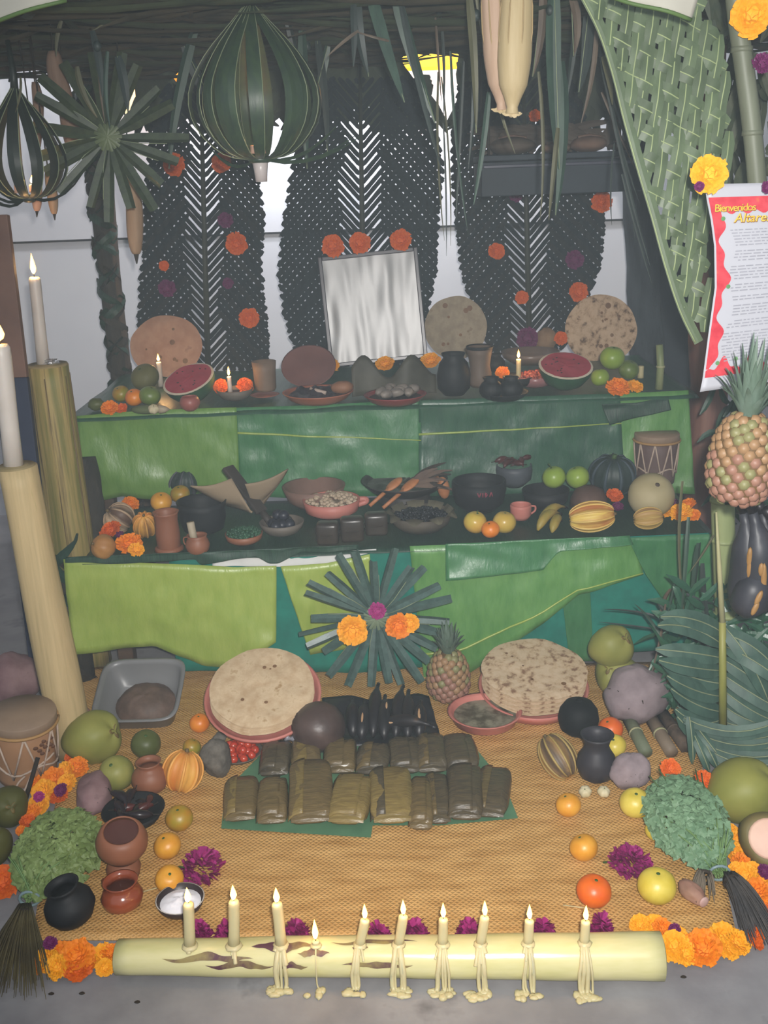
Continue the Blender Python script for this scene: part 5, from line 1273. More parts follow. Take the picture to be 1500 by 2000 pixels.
mk('foil', blob(.022, .016, .010, 14, 9, lambda a, c, v: 1 + .5 * N.noise(v * 3)), mat('foil', '#b5b5b8', '#c9c9cc', 30, .25, .5, metal=.8), fo, False)

# ================================================================ palm stars
Mray = mat('star_leaf', '#384c47', '#4a625b', 12, .38, .3, (4, 4, 4), spec=.55)
Mray2 = mat('star_leaf_olive', '#2a3322', '#3b452d', 12, .4, .3, (4, 4, 4), spec=.5)
Med = mat('leaf_edge', '#8a9478', '#75805f', 9)
def star(label, cx, cy, rpx, Y, n, mt, wd, seed, core):
    random.seed(seed)
    c = atY(cx, cy, Y); Rr = pix(c, rpx)
    t = thing('palm_star', label, 'palm star', c)
    for k in range(n):
        a = 2 * PI * k / n + R(-.09, .09); L_ = Rr * R(.86, 1.06); dz = R(-.03, .02)
        d = V((math.cos(a), 0, math.sin(a)))
        p0, p1 = d * Rr * .12, d * L_ + V((0, dz - .02, 0))
        tw = V((d.z * R(-.8, .8), -1, -d.x * R(-.8, .8)))
        ry = mk('folded_ray', ribbon([p0, p0.lerp(p1, .3), p0.lerp(p1, .7), p1], [wd * .5, wd, wd * 1.05, wd * .9], tw, .55 * random.choice((-1, 1)), .0012), mt, t)
        s = d.cross(V((0, -1, 0)))
        if k % 2 == 0:
            mk('pale_edge', tube([p0 + s * wd * .25 + V((0, -.003, 0)), p0.lerp(p1, .3) + s * wd * .5 + V((0, -.003, 0)), p0.lerp(p1, .7) + s * wd * .5], .0013, 4), Med, ry)
    for k in range(9):
        a = 2 * PI * k / 9; d = V((math.cos(a), 0, math.sin(a)))
        mk('knot_strip', ribbon([-d * Rr * .16 + V((0, -.006, 0)), V((0, -.018, 0)), d * Rr * .18 + V((0, -.008, 0))], wd * .3, (0, -1, 0), .2), core, t)
    return c, Rr
c, Rr = star('large palm leaf star hanging before the front table', 735, 1205, 146, 2.80, 25, Mray, .026, 3, mat('knot_pale', '#5f6f58', '#76846a', 9, .5, .2))
for x, y, r, ci, lb in ((689, 1231, 30, 1, 'golden marigold left of the centre of the large palm star'), (778, 1222, 26, 0, 'orange marigold right of the centre of the large palm star'), (800, 1217, 19, 1, 'golden marigold overlapping the right one on the large palm star'), (737, 1193, 17, 3, 'magenta flower above the centre of the large palm star')):
    p = atY(x, y, 2.765); flower(p, pix(p, r), (R(-.2, .2), -1, R(0, .3)), ci, lb, 'magenta_flower' if ci == 3 else 'marigold')
star('olive palm leaf star hanging at the upper left', 212, 268, 152, 3.1, 19, Mray2, .031, 8, mat('knot_olive', '#465033', '#5a6542', 9, .5, .2))
# ---------------------------------------------------------------- ball lanterns of palm strips
def lantern(label, cx, ytop, ymid, ybot, rpx, Y, n, mt, wd, seed):
    random.seed(seed)
    b = atY(cx, ybot, Y); tp = atY(cx, ytop, Y); md = atY(cx, ymid, Y); Rr = pix(md, rpx)
    t = thing('palm_lantern', label, 'lantern', b); H = tp.z - b.z; zm = md.z - b.z
    for k in range(n):
        a = 2 * PI * k / n + R(-.12, .12); d = V((math.cos(a), math.sin(a), 0)); q = R(.9, 1.05)
        pts = smooth_pts([d * Rr * .12, d * Rr * .55 * q + V((0, 0, zm * .10)), d * Rr * .93 * q + V((0, 0, zm * .5)), d * Rr * q + V((0, 0, zm)), d * Rr * .72 * q + V((0, 0, zm + (H - zm) * .42)), d * Rr * .28 + V((0, 0, zm + (H - zm) * .8)), d * Rr * .04 + V((0, 0, H))], 3)
        m_ = len(pts); w_ = [wd * (.45 + .6 * math.sin(PI * i / (m_ - 1))) for i in range(m_)]
        s_ = mk('palm_strip', ribbon(pts, w_, d, .12), mt, t)
        sd = V((-d.y, d.x, 0))
        mk('pale_edge', tube([p_ + sd * (w_[i] * .5) + d * .001 for i, p_ in enumerate(pts)], .0012, 4), Med, s_)
    mk('bottom_knot', blob(Rr * .2, Rr * .2, .012, 12, 6), mt, t)
    mk('top_knot', tube([(0, 0, H - .01), (.004, 0, H + .03), (0, 0, H + .12)], [.012, .01, .006], 8), mt, t)
    for k in range(5):
        a = R(0, 6.3); d = V((math.cos(a), math.sin(a) * .5, 0))
        mk('loose_tail', ribbon(curve(d * Rr * .1, d * Rr * R(1.2, 1.7) + V((0, 0, zm * R(.1, .7))), (0, 0, -.03), 5), [wd * .6, wd * .7, wd * .6, wd * .5, wd * .3, wd * .1], (0, -.4, 1), .4), mt, t)
    return b, Rr, H
Mlan = mat('lantern_leaf', '#28392c', '#36492f', 12, .38, .25, (4, 4, 1), spec=.55)
b, Rr, H = lantern('large round palm strip lantern holding a candle at the upper centre', 508, 6, 178, 312, 124, 3.0, 18, Mlan, .036, 5)
t = thing('glass_cup', 'white votive cup sticking out below the large palm lantern', 'cup', (b.x, b.y, atY(508, 356, b.y).z))
hz = atY(508, 308, b.y).z - t.location.z
mk('cup_body', lathe([(0, 0), (.016, .001), (.019, hz * .5), (.024, hz * 1.02), (.021, hz * 1.02), (.014, .004), (0, .004)], 18), mat('frosted_glass', '#c2b8b4', '#b3a9a6', 5, .3, 0), t)
z0 = b.z + .016; p1 = atY(505, 284, b.y)
candle('short lit pinkish candle inside the large palm lantern', (b.x - .003, b.y - .012, z0), (b.x - .003, b.y - .012, p1.z), .021, mat('pink_wax', '#d9b3a0', '#cfa592', 9, .4, .05, sss=.2), .034, fr=.010, glowe=.8)
b, Rr, H = lantern('smaller palm strip lantern with two lights at the left edge', 57, 170, 305, 388, 78, 3.05, 12, mat('lantern_dark', '#1e2420', '#2a3129', 12, .4, .2), .032, 6)
for k, dx in enumerate((-.02, .022)):
    p = V((b.x + dx, b.y - .02, b.z + .016)); candle('tiny lit candle in the left edge lantern, ' + ('left', 'right')[k] + ' of two', p, p + V((0, 0, .022)), .011, MATS['pink_wax'], .022, glowe=.3)
# ================================================================ hanging from the roof
Mcorn = mat('corn_husk_pale', '#ab976f', '#b9a680', 3, .6, .3, (14, 14, .8), dist=.002)
Mcornp = mat('corn_husk_rosy', '#a98c74', '#b79c86', 3, .6, .3, (14, 14, .8), dist=.002)
for k, (x, y0, y1, wp, mt, lb) in enumerate(((970, -40, 215, 58, Mcornp, 'rosy cream ear of corn in its husk hanging at the top, left one'), (1008, -40, 222, 70, Mcorn, 'pale cream ear of corn in its husk hanging at the top, right one'))):
    Y = 2.5 - .03 * k; a_, b_ = atY(x + (3 if k else -8), y0, Y), atY(x + (-8 if k else 10), y1, Y); w_ = pix(a_, wp / 2)
    t = thing('corn_ear', lb, 'corn', a_); d = b_ - a_
    mk('husk', tube(smooth_pts([d * q for q in (0, .15, .35, .6, .74, .86, .95, 1)], 3), [w_ * lerp_tab([(0, .6), (.15, .93), (.4, 1), (.62, .82), (.74, .5), (.86, .32), (1, .40)], i / 21) for i in range(22)], 16), mt, t)
    for j in range(4):
        a = 3.4 + j * .8
        mk('husk_fold', tube([d * q + V((math.cos(a), math.sin(a), 0)) * w_ * lerp_tab([(0, .6), (.15, .94), (.4, 1.01), (.62, .83), (.74, .5), (.86, .33), (1, .4)], q) for q in (0, .2, .4, .6, .74, .86)], .0016, 5), mat('husk_line', '#a08a63', '#8f7a55', 9), t)
    mk('frayed_end', join(*[ribbon(curve(d * .98, d * 1.0 + V((R(-.025, .025), R(-.01, .01), R(-.008, .004))), (0, 0, -.004), 3), [.01, .012, .008, .002], (0, -1, 0), .2) for _ in range(9)]), Mcorn, t)
# brown pods and dried leaves at the left
Mpod = mat('brown_husk', '#7a6150', '#8d7360', 4, .7, .4, (10, 10, 1)); Mpod2 = mat('tan_husk', '#8f7358', '#a3876b', 4, .7, .3, (10, 10, 1))
def pod(label, pts, wpx, Y, mt):
    ps = [atY(x, y, Y) for x, y in pts]; o_ = ps[0]; w_ = pix(o_, wpx / 2); sp = smooth_pts([p_ - o_ for p_ in ps], 4); n = len(sp)
    t = thing('dry_husk', label, 'husk', o_)
    mk('husk', tube(sp, [w_ * (.25 + .8 * math.sin(PI * min(1, (i / (n - 1)) * .85 + .1)) ** .7) for i in range(n)], 10), mt, t)
    mk('hanging_cord', tube([(0, 0, 0), (0, 0, max(.02, 1.955 - o_.z))], .0022, 5), Mroot, t)
    mk('husk_tip', tube([sp[-1], sp[-1] + (sp[-1] - sp[-2]).normalized() * w_ * 1.2], [w_ * .35, w_ * .08], 7), Mroot, t)
pod('long tan husk hanging beside the braided left post', [(255, 330), (262, 400), (264, 460), (266, 496)], 32, 3.35, Mpod2)
pod('brown dry husk hanging above the left palm star', [(104, 100), (112, 150), (135, 200)], 34, 3.2, Mpod)
pod('grey brown husk hanging behind the left palm star', [(128, 190), (136, 240), (140, 290)], 34, 3.3, Mpod)
pod('thin brown husk hanging above the left edge lantern', [(68, 160), (75, 210), (72, 300)], 20, 3.3, Mpod)
pod('pinkish husk tip hanging below the left edge lantern', [(72, 330), (72, 380), (72, 412)], 20, 3.2, mat('rosy_husk', '#a5806d', '#b38f7c', 6, .6))
pod('tan pointed husk hanging right of the lantern bottom', [(94, 335), (102, 380), (106, 418)], 20, 3.2, Mpod2)
# hanging fronds of strips, each strip a part
Mst = [mat('strip_green', '#2c3f35', '#3b5244', 10, .45, .2, (3, 3, 1)), mat('strip_olive', '#4a4a34', '#5e5c42', 10, .5, .2, (3, 3, 1)), mat('strip_brown', '#54483c', '#67594a', 10, .6, .2, (3, 3, 1)), mat('strip_dark', '#222b28', '#2f3a36', 10, .5, .2, (3, 3, 1))]
def strips(label, base, items, Y):
    """items: (x0, y0, x1, y1, width px, material index)"""
    o_ = atY(base[0], base[1], Y); t = thing('hanging_leaf', label, 'palm leaf', o_)
    mk('tie_knot', blob(.012, .010, .014, 10, 6), Mst[3], t)
    for x0, y0, x1, y1, w_, mi in items:
        yy = Y + R(-.06, .06)
        a_, b_ = atY(x0, y0, yy) - o_, atY(x1, y1, yy) - o_; w = pix(o_, w_)
        rb = mk('leaf_strip', ribbon(curve(a_, b_, (R(-.012, .012), R(-.02, .02), 0), 6), [w * .7, w, w, w * .9, w * .75, w * .5, w * .12], (R(-.4, .4), -1, 0), .35), Mst[mi], t)
        if w_ > 14: mk('midrib', tube([q + V((0, -.003, 0)) for q in curve(a_, b_, (0, 0, 0), 4)], .0014, 4), Med, rb)
strips('dark green leaf blades hanging over the middle woven frond', (730, -10), [(695, -20, 720, 150, 22, 3), (722, -20, 790, 200, 24, 0), (770, -20, 850, 240, 26, 0), (780, -10, 862, 330, 12, 3), (700, 60, 640, 110, 6, 2), (760, 80, 690, 60, 5, 2), (690, 0, 690, 130, 14, 3)], 2.9)
strips('thin dry strands hanging between the middle and right woven fronds', (858, 20), [(860, 20, 866, 230, 6, 3), (850, 30, 862, 200, 5, 2), (856, 140, 868, 470, 5, 1), (862, 150, 880, 480, 4, 1), (866, 240, 872, 500, 4, 3), (905, 120, 890, 430, 8, 3), (880, 100, 915, 460, 6, 0)], 3.2)
strips('olive strips hanging left of the cream corn ears', (930, 30), [(915, -20, 930, 260, 16, 1), (930, -10, 985, 250, 9, 1), (945, 60, 1006, 300, 9, 1), (925, 40, 915, 330, 12, 3), (955, 180, 925, 400, 12, 0)], 2.75)
strips('brown and green strips hanging right of the cream corn ears', (1075, 20), [(1060, -20, 1040, 150, 18, 2), (1082, -20, 1092, 330, 30, 0), (1095, 120, 1085, 420, 26, 0), (1052, 140, 1055, 430, 8, 1), (1115, -10, 1120, 110, 16, 2), (1130, 0, 1105, 200, 14, 3), (1090, 250, 1072, 430, 12, 1), (1148, 30, 1130, 180, 24, 3), (1165, 60, 1135, 240, 10, 2), (1178, 110, 1196, 205, 12, 1)], 2.85)
strips('long thin stems slanting down before the navy shelf', (1180, 80), [(1170, 90, 1250, 400, 7, 3), (1178, 120, 1270, 520, 8, 3), (1185, 150, 1300, 470, 7, 3), (1200, 280, 1195, 440, 4, 3), (1210, 290, 1240, 470, 5, 3), (1215, 340, 1275, 560, 6, 3), (1175, 180, 1240, 330, 6, 2)], 3.0)
strips('ragged dark strips hanging at the upper left above the palm star', (190, 90), [(180, 60, 200, 190, 14, 3), (195, 90, 205, 240, 6, 2), (210, 100, 215, 250, 10, 0), (150, 130, 190, 230, 14, 1), (230, 110, 250, 220, 18, 3), (120, 40, 110, 110, 8, 1), (20, 110, 35, 210, 5, 1), (40, 150, 30, 220, 5, 1), (215, 30, 180, 60, 5, 1)], 3.0)
strips('dark strips hanging before the gap left of the middle woven frond', (600, 90), [(590, 60, 600, 330, 20, 0), (620, 80, 640, 300, 16, 3), (560, 40, 590, 200, 14, 3), (640, 90, 600, 250, 16, 0), (380, 60, 330, 330, 22, 0), (360, 90, 440, 250, 20, 3)], 3.35)
# navy shelf on cords
p0, p1 = atY(940, 298, 3.75), atY(1262, 290, 3.75); zb = atY(1100, 378, 3.75).z; zt = atY(1100, 298, 3.75).z
cx = (p0.x + p1.x) / 2; ww = p1.x - p0.x
t = thing('hanging_shelf', 'dark navy box shelf hanging at the upper right', 'shelf', (cx, 3.9, zb))
hh = zt - zb
mk('shelf_board', box(ww, .3, .02, .003, (0, 0, hh - .01)), Mnavy, t, False); mk('front_panel', box(ww, .02, hh - .022, .003, (0, -.14, hh / 2 - .012)), Mnavy, t, False)
mk('front_lip', box(ww * .98, .012, .012, .003, (0, -.157, hh * .72)), mat('navy_lip', '#4a4a58', '#3a3d4c', 9, .4), t, False)
for sx in (-1, 1): mk('side_panel', box(.02, .26, hh - .022, .003, (sx * (ww / 2 - .01), 0, hh / 2 - .012)), Mnavy, t, False)
for sx in (-1, 1):
    for sy in (-.12, .12): mk('hanging_cord', tube([(sx * (ww / 2 - .03), sy, hh), (sx * (ww / 2 - .03), sy, 2.02 - zb)], .004, 6), Mroot, t)
Mbrd = mat('dark_bread', '#4a4038', '#5d5146', 10, .8, .4); Mbrd2 = mat('bread_rosy', '#6a5145', '#7a6152', 10, .8, .4)
SH = [(1000, 270, 90, .38, Mbrd, 'flat grey brown bread at the left of the navy shelf'), (1085, 276, 60, .34, Mbrd2, 'small brown bread in the middle of the navy shelf'), (1150, 268, 74, .42, Mbrd2, 'round brown bread right of the middle of the navy shelf'), (1215, 284, 60, .3, Mbrd, 'dark bread at the right end of the navy shelf')]
for x, y, wp, hr, mt, lb in SH:
    p = atY(x, y, 3.82); w_ = pix(p, wp); p.z = zt + .001
    o_ = thing('bread', lb, 'bread', p)
    mk('crust', moved(blob(w_ * .5, w_ * .42, w_ * hr * .5, 18, 10, lambda a, c, v: 1 + .12 * N.noise(v * 2 + V((x, 0, 0)))), T(0, 0, w_ * hr * .46)), mt, o_)
    mk('crust_ridge', tube([(-w_ * .3, -w_ * .1, w_ * hr * .86), (0, -w_ * .05, w_ * hr * .97), (w_ * .3, -w_ * .1, w_ * hr * .84)], w_ * .045, 7), Mbrd2, o_)
p = atY(1050, 230, 3.85); p.z = zt
t = thing('dry_leaf_pile', 'pile of dry leaves at the back of the navy shelf', 'leaves', (p.x + .05, 4.0, zt))
o = mk('leaves', join(*[ribbon(curve((R(-.28, .28), R(-.06, .05), R(.005, .05)), (R(-.3, .3), R(-.06, .05), R(.04, .12)), (0, 0, .02), 3), [.01, .03, .028, .004], (R(-.5, .5), -1, .4), .2) for _ in range(40)]), Mbrd, t); o['kind'] = 'stuff'

# ================================================================ the right side
Mbam = mat('bamboo', '#5d6150', '#6c705e', 3, .5, .2, (8, 8, .6))
def pole(label, pts, r, mt, joints=True):
    o_ = V(pts[0]); t = thing('bamboo_pole', label, 'pole', o_); sp = smooth_pts([V(p_) - o_ for p_ in pts], 6)
    mk('cane', tube(sp, r, 12), mt, t)
    if joints:
        for q in sp[2::4]: mk('joint', tube([q - V((0, 0, .005)), q + V((0, 0, .005))], r * 1.12, 12), mt, t)
pole('grey green bamboo pole behind the printed poster', [(atY(1487, 700, 2.2).x + .30, 2.2, 0), (atY(1487, 700, 2.2).x + .12, 2.2, .6), atY(1492, 500, 2.2), atY(1470, 260, 2.2), atY(1440, 30, 2.2), atY(1432, -60, 2.2)], .019, Mbam)
pole('pale banana stalk post standing below the large pineapple', [(atY(1424, 1290, 2.62).x + .01, 2.62, 0), atY(1418, 1200, 2.62), atY(1412, 1000, 2.62), atY(1414, 975, 2.62)], .031, mat('pale_post', '#7f8a5c', '#939c6d', 3, .5, .2, (8, 8, .6)))
# dense leaves behind the poster
back = []
for i in range(260):
    px, py = R(1370, 1700), R(-60, 520); yy = R(2.62, 3.1)
    a_ = atY(px, py, yy); b_ = atY(px + R(-60, 60), py + R(-20, 160), yy + R(-.05, .05))
    back.append(ribbon(curve(a_, b_, (0, 0, R(-.02, .02)), 4), [.008, .026, .03, .022, .003], (R(-.4, .4), -1, R(-.3, .3)), .25))
tag(mk('dense_leaves', join(*back), mat('backdrop_leaf', '#2f3a2a', '#4c4f3c', 12, .6, .3)), 'dense dull green leaves filling the right upper corner behind the poster', 'palm leaves', kind='stuff')
back = []
for i in range(190):
    px, py = R(1400, 1720), R(640, 1010); yy = R(2.72, 3.0)
    a_ = atY(px, py, yy); b_ = atY(px + R(-60, 60), py + R(-60, 90), yy)
    back.append(ribbon(curve(a_, b_, (0, 0, R(-.02, .02)), 4), [.006, .016, .018, .014, .002], (R(-.4, .4), -1, R(-.3, .3)), .25))
tag(mk('dense_leaves', join(*back), Mdeep), 'dark narrow leaves behind the large pineapple', 'palm leaves', kind='stuff')

# poster
YP = 2.10
XL = [(355, 1376), (388, 1379), (430, 1386), (480, 1391), (560, 1390), (650, 1376), (735, 1364), (762, 1358)]
def pm(dx, v, off=0):
    """dx pixels right of the left edge, v in 0..1 down the sheet"""
    y = 360 + 400 * v; u = dx / 310
    yy = y - 8 * u - 30 * u * v
    q = atY(lerp_tab(XL, y) + dx, yy, YP - off); q.y -= .03 * v * v * (1 - u) + .012 * math.sin(PI * v) * (1 - u) ** 2
    return q
t = thing('poster', 'white printed altar poster with a red flame border at the right edge', 'poster', pm(0, 0)); o0 = V(t.location)
mk('paper', grid(lambda u, v: pm(310 * u, v) - o0, 24, 40), mat('poster_paper', '#a6a6ad', '#ababb2', 3, .5, .05), t).modifiers.new('thickness', 'SOLIDIFY').thickness = -.0005
def wav(v): return 17 + 7 * math.sin(v * 17) + 5 * math.sin(v * 41 + 1)
Mred = mat('red_border', '#b32636', '#c9404a', 40, .5, .05, c3='#c9703a', hi=.62)
mk('red_border', join(grid(lambda u, v: pm(4 + u * wav(v), .075 + .82 * v, .0012) - o0, 6, 60),
                      grid(lambda u, v: pm(4 + 304 * u, .065 + v * (.075 + .010 * math.sin(u * 60)), .0014) - o0, 60, 4),
                      grid(lambda u, v: pm(4 + 304 * u, .935 - v * (.055 + .028 * math.sin(u * 34 + 4) + .014 * math.sin(u * 71)), .0014) - o0, 90, 5)), Mred, t)
def word(txt, x0, v0, hpx, shear, mt, name, bold=.012, off=.0028, sp=1):
    cu = bpy.data.curves.new('text', 'FONT'); cu.body = txt; cu.size = 1; cu.shear = shear; cu.offset = bold; cu.space_character = sp; cu.resolution_u = 3
    to = bpy.data.objects.new('text', cu); COL.objects.link(to)
    m_ = bpy.data.meshes.new_from_object(to.evaluated_get(bpy.context.evaluated_depsgraph_get()))
    bpy.data.objects.remove(to); bpy.data.curves.remove(cu)
    for v in m_.vertices: v.co = pm(x0 + v.co.x * hpx, v0 - v.co.y * hpx / 400, off) - o0
    m_.materials.clear(); m_.materials.append(mt); m_.update()
    return ob(name, m_, t)
Mgold = mat('gold_ink', '#d9a52e', '#e0b848', 30, .5, .02); Mgoldb = mat('brown_ink', '#7a4a1c', '#6a3e18', 30, .5, .02)
bpy.context.view_layer.update()
word('Bienvenidos', 10.5, .137, 21, .25, Mgoldb, 'lettering', .02, .0026, .82); word('Bienvenidos', 10, .135, 21, .25, Mgold, 'lettering', .0, .0036, .82)
word('Altares de', 45.5, .192, 25, .4, Mgoldb, 'lettering', .03, .0030); word('Altares de', 45, .190, 25, .4, Mgold, 'lettering', .006, .004)
random.seed(4); ln = []
for k in range(44):
    v = .225 + k * .0148
    if k in (6, 11, 17, 21, 24, 29, 33): continue
    x = 36 + 7 * math.sin(k * .3) + (10 if R(0, 1) < .2 else 0)
    while x < 290:
        wl_ = R(4, 17)
        a_, b_, c_, d_ = pm(x, v, .0016), pm(x + wl_, v, .0016), pm(x + wl_, v + .0052, .0016), pm(x, v + .0052, .0016)
        ln.append(([a_ - o0, b_ - o0, c_ - o0, d_ - o0], [(0, 3, 2, 1)])); x += wl_ + R(2, 4)
o = mk('body_text', join(*ln), mat('grey_ink', '#85858d', '#8f8f97', 9, .6, .02), t, False); o['kind'] = 'stuff'
for x, v in ((25, .17), (27, .5), (26, .87), (62, .86)):
    mk('leaf_print', moved(disc(.0045, .0004, 0, 1, 8, 2), T(*(pm(x, v, .0022) - o0)) @ Rx(PI / 2)), mat('print_green', '#4f7a4a', '#5f8a58', 20), t)
for x, y, r, ci, lb in ((1385, 340, 36, 1, 'large golden marigold on the upper left corner of the poster'), (1468, 31, 40, 1, 'golden marigold on the bamboo pole at the top right corner'), (1366, 364, 10, 4, 'purple bud beside the golden marigold on the poster corner'), (1499, 366, 13, 4, 'purple flower pinned on the top edge of the poster'), (1488, 124, 20, 4, 'dark magenta flower at the right edge below the top marigold')):
    p = atY(x, y, 2.16 if y < 200 else 2.06 if r > 12 else 2.045); flower(p, pix(p, r), (R(-.2, .2), -1, R(0, .3)), ci, lb, 'marigold' if ci < 3 else 'purple_flower')
# pineapples
Mpa = [mat('pine_gold', '#8a6a48', '#98795a', 9, .5, .2), mat('pine_rosy', '#86604e', '#967060', 9, .5, .2), mat('pine_green', '#75714a', '#858158', 9, .5, .2)]
Mpb = mat('pine_crease', '#5a4426', '#6b5230', 9, .7, .2); Mpc = mat('pine_crown', '#4d5f4e', '#64766a', 10, .5, .2, (3, 3, 1))
def pineapple(label, px, py, wpx, hpx, Y, crown_px, n, seed, tilt=0):
    random.seed(seed); c = atY(px, py, Y); rx = pix(c, wpx / 2); rz = pix(c, hpx / 2)
    t = thing('pineapple', label, 'pineapple', c - V((0, 0, rz)), (0, tilt, 0))
    prof = lambda z: (1 - abs(z) ** 2.6) ** .5 * (1 - .14 * z)
    mk('fruit_body', lathe([(rx * .93 * max(prof(-1 + j / 8), 0) if 0 < j < 16 else 0, rz + rz * (-1 + j / 8)) for j in range(17)], 26), Mpb, t)
    st = rx * 3.6 / math.sqrt(n)
    b_ = lathe([(st * .62, 0), (st * .50, st * .2), (st * .22, st * .31), (0, st * .42)], 6); ds = [me('fruitlet', b_, m_) for m_ in Mpa]
    for i in range(n):
        z = -.93 + 1.86 * (i + .5) / n; a = i * 2.39996
        r_ = prof(z); nz = V((math.cos(a), math.sin(a), .0 + .9 * z ** 3 + .1 * z)).normalized()
        nn = V((math.cos(a), math.sin(a), 1.0 * z ** 3)).normalized()
        mi = 2 if R(0, 1) < .12 + .5 * max(0, z - .2) else (1 if z < R(-.6, .5) else 0)
        ob('fruitlet', ds[mi], t, V((math.cos(a) * rx * .92 * r_, math.sin(a) * rx * .92 * r_, rz + rz * z)), aim(nn, 0), (1, 1, 1))
    H = pix(c, crown_px)
    for k in range(42):
        a = k * 2.39996; f = k / 42; L_ = H * (.5 + .5 * f) * R(.85, 1.1); out = (1 - f) * .75 + .08
        d = V((math.cos(a), math.sin(a), 0)); z0 = rz * 1.95
        pts = curve(d * rx * .18 + V((0, 0, z0)), d * L_ * out + V((0, 0, z0 + L_ * (.95 - .4 * out))), d * -.0 + V((0, 0, L_ * .10)), 5)
        w_ = rx * .26
        mk('crown_leaf', ribbon(pts, [w_, w_, w_ * .85, w_ * .6, w_ * .34, w_ * .04], d * -.6 + V((0, 0, 1)), -.35, .0012), Mpc, t)
    if Y < 2: mk('tie_cord', tube([(0, rx * .9, rz), (.08, .25, rz), (.16, .5, rz)], .0025, 5), Mroot, t)
    return t
pt = pineapple('large ripe pineapple hanging at the right edge below the poster', 1445, 896, 134, 186, 1.95, 160, 170, 1, .06)
pineapple('small pineapple standing between the palm star and the right tortilla stack', 876, 1318, 84, 106, (at(876, 1372, .01)).y, 74, 130, 2)
# blackened plantain bunch at the right edge
Mbun = mat('bunch_peel', '#22242a', '#34343b', 8, .45, .3, c3='#3f3a3c', hi=.62); Mbor = mat('bunch_flesh', '#85612f', '#9a7444', 12, .5, .2)
o_ = atY(1462, 985, 2.2)
mk_t = thing('plantain_stalk', 'dark stalk tying the blackened plantain bunch under the large pineapple', 'stalk', o_)
mk('stalk', tube([(.02, .05, .25), (.01, .03, .06), (0, .02, -.03)], [.012, .014, .02], 8), Mbun, mk_t)
for k, (xa, ya, xb, yb) in enumerate(((1440, 1195, 1452, 1000), (1462, 1200, 1470, 1000), (1485, 1195, 1488, 1000), (1510, 1190, 1505, 1010), (1455, 1205, 1500, 1110))):
    yy = 2.2 - .015 * (k % 2) - (.03 if k == 4 else 0); a_, b_ = atY(xa, ya, yy), atY(xb, yb, yy)
    plantain('overripe black plantain hanging at the right edge, ' + ('leftmost', 'second from left', 'third from left', 'rightmost', 'short one in front')[k], a_, (b_ - a_).length, .042, b_ - a_, Mbun, bend=.08, spots=2, spm=Mbor)
# pale stem and woven frond standing at the right
Mfr = mat('frond_green', '#304a40', '#445f52', 10, .5, .3, (3, 3, 1), spec=.35)
Mst_y = mat('frond_stem', '#7d7f3c', '#94914e', 5, .5, .2, (6, 6, 1))
def frond():
    Y = 2.42
    top, mid, low = atY(1399, 1000, Y), atY(1411, 1215, Y), atY(1412, 1422, Y)
    fl = atY(1412, 1440, Y)
    t = thing('palm_frond', 'green palm frond with a yellow stem standing at the right edge', 'palm frond', (low.x, Y, max(0.0, low.z - .02))); o_ = V(t.location)
    mk('pale_tip', tube([mid - o_, mid.lerp(top, .5) - o_, top - o_], [.008, .006, .0025], 8), mat('pale_stem_tip', '#b3ae83', '#a3a077', 9), t)
    mk('stem', tube([low - o_, low.lerp(mid, .5) - o_, mid - o_], [.011, .010, .009], 10), Mst_y, t)
    def leaflet(x0, y0, x1, y1, w_, sag, yo=.014):
        a_, b_ = atY(x0, y0, Y + yo) - o_, atY(x1, y1, Y + yo - R(.02, .08)) - o_
        c_ = curve(a_, b_, (0, R(-.03, 0), sag), 8); w = pix(o_, w_)
        rb = mk('leaflet', ribbon(c_, [w * .5, w * .9, w, w, w, w * .95, w * .85, w * .6, w * .15], (R(-.1, .1), -1, .5), .18), Mfr, t)
        mk('midrib', tube([q + V((0, -.0055, .003)) for q in c_], .0019, 4), Med, rb)
    for y0, x1, y1, s in ((1235, 1290, 1205, .02), (1258, 1284, 1222, .02), (1285, 1280, 1268, .01), (1310, 1286, 1290, .0), (1335, 1292, 1295, -.01), (1360, 1302, 1320, -.01), (1390, 1310, 1345, -.01), (1405, 1318, 1385, -.02), (1418, 1322, 1400, -.03)):
        leaflet(1408, y0, x1, y1, 34, s)
    for y0, x1, y1, s in ((1225, 1500, 1372, .02), (1240, 1530, 1330, .03), (1262, 1545, 1350, .02), (1290, 1540, 1385, .01), (1320, 1550, 1400, .0), (1350, 1545, 1415, -.01), (1380, 1545, 1400, -.02), (1410, 1545, 1375, -.03), (1420, 1545, 1410, -.05)):
        leaflet(1414, y0, x1, y1, 34, s)
    for k in range(9):   # the leaflets bent round below like a basket
        leaflet(1335 + 3 * k, 1402 + 7 * k, 1540, 1395 + 14 * k, 22, -.03, -.05)
    for x0, y0, x1, y1 in ((1345, 1400, 1352, 1492), (1360, 1420, 1398, 1470), (1365, 1430, 1400, 1500), (1350, 1425, 1385, 1510)):
        leaflet(x0, y0, x1, y1, 16, 0, -.06)
frond()
strips('thin green stalks and strands before the right end of the front table', (1340, 1230), [(1333, 940, 1338, 1210, 6, 1), (1345, 1010, 1330, 1215, 8, 0), (1395, 1045, 1345, 1120, 5, 1), (1365, 1060, 1352, 1200, 14, 0), (1372, 1100, 1390, 1240, 10, 3), (1320, 1130, 1270, 1380, 6, 0), (1300, 1180, 1268, 1330, 5, 2), (1310, 1150, 1290, 1220, 10, 2), (1290, 1240, 1240, 1180, 6, 0), (1300, 1210, 1180, 1190, 5, 3), (1290, 1230, 1170, 1215, 4, 3), (1340, 1160, 1400, 1180, 7, 3), (1345, 1190, 1395, 1205, 6, 0), (1330, 1215, 1280, 1170, 10, 3)], 2.62)
mass = []
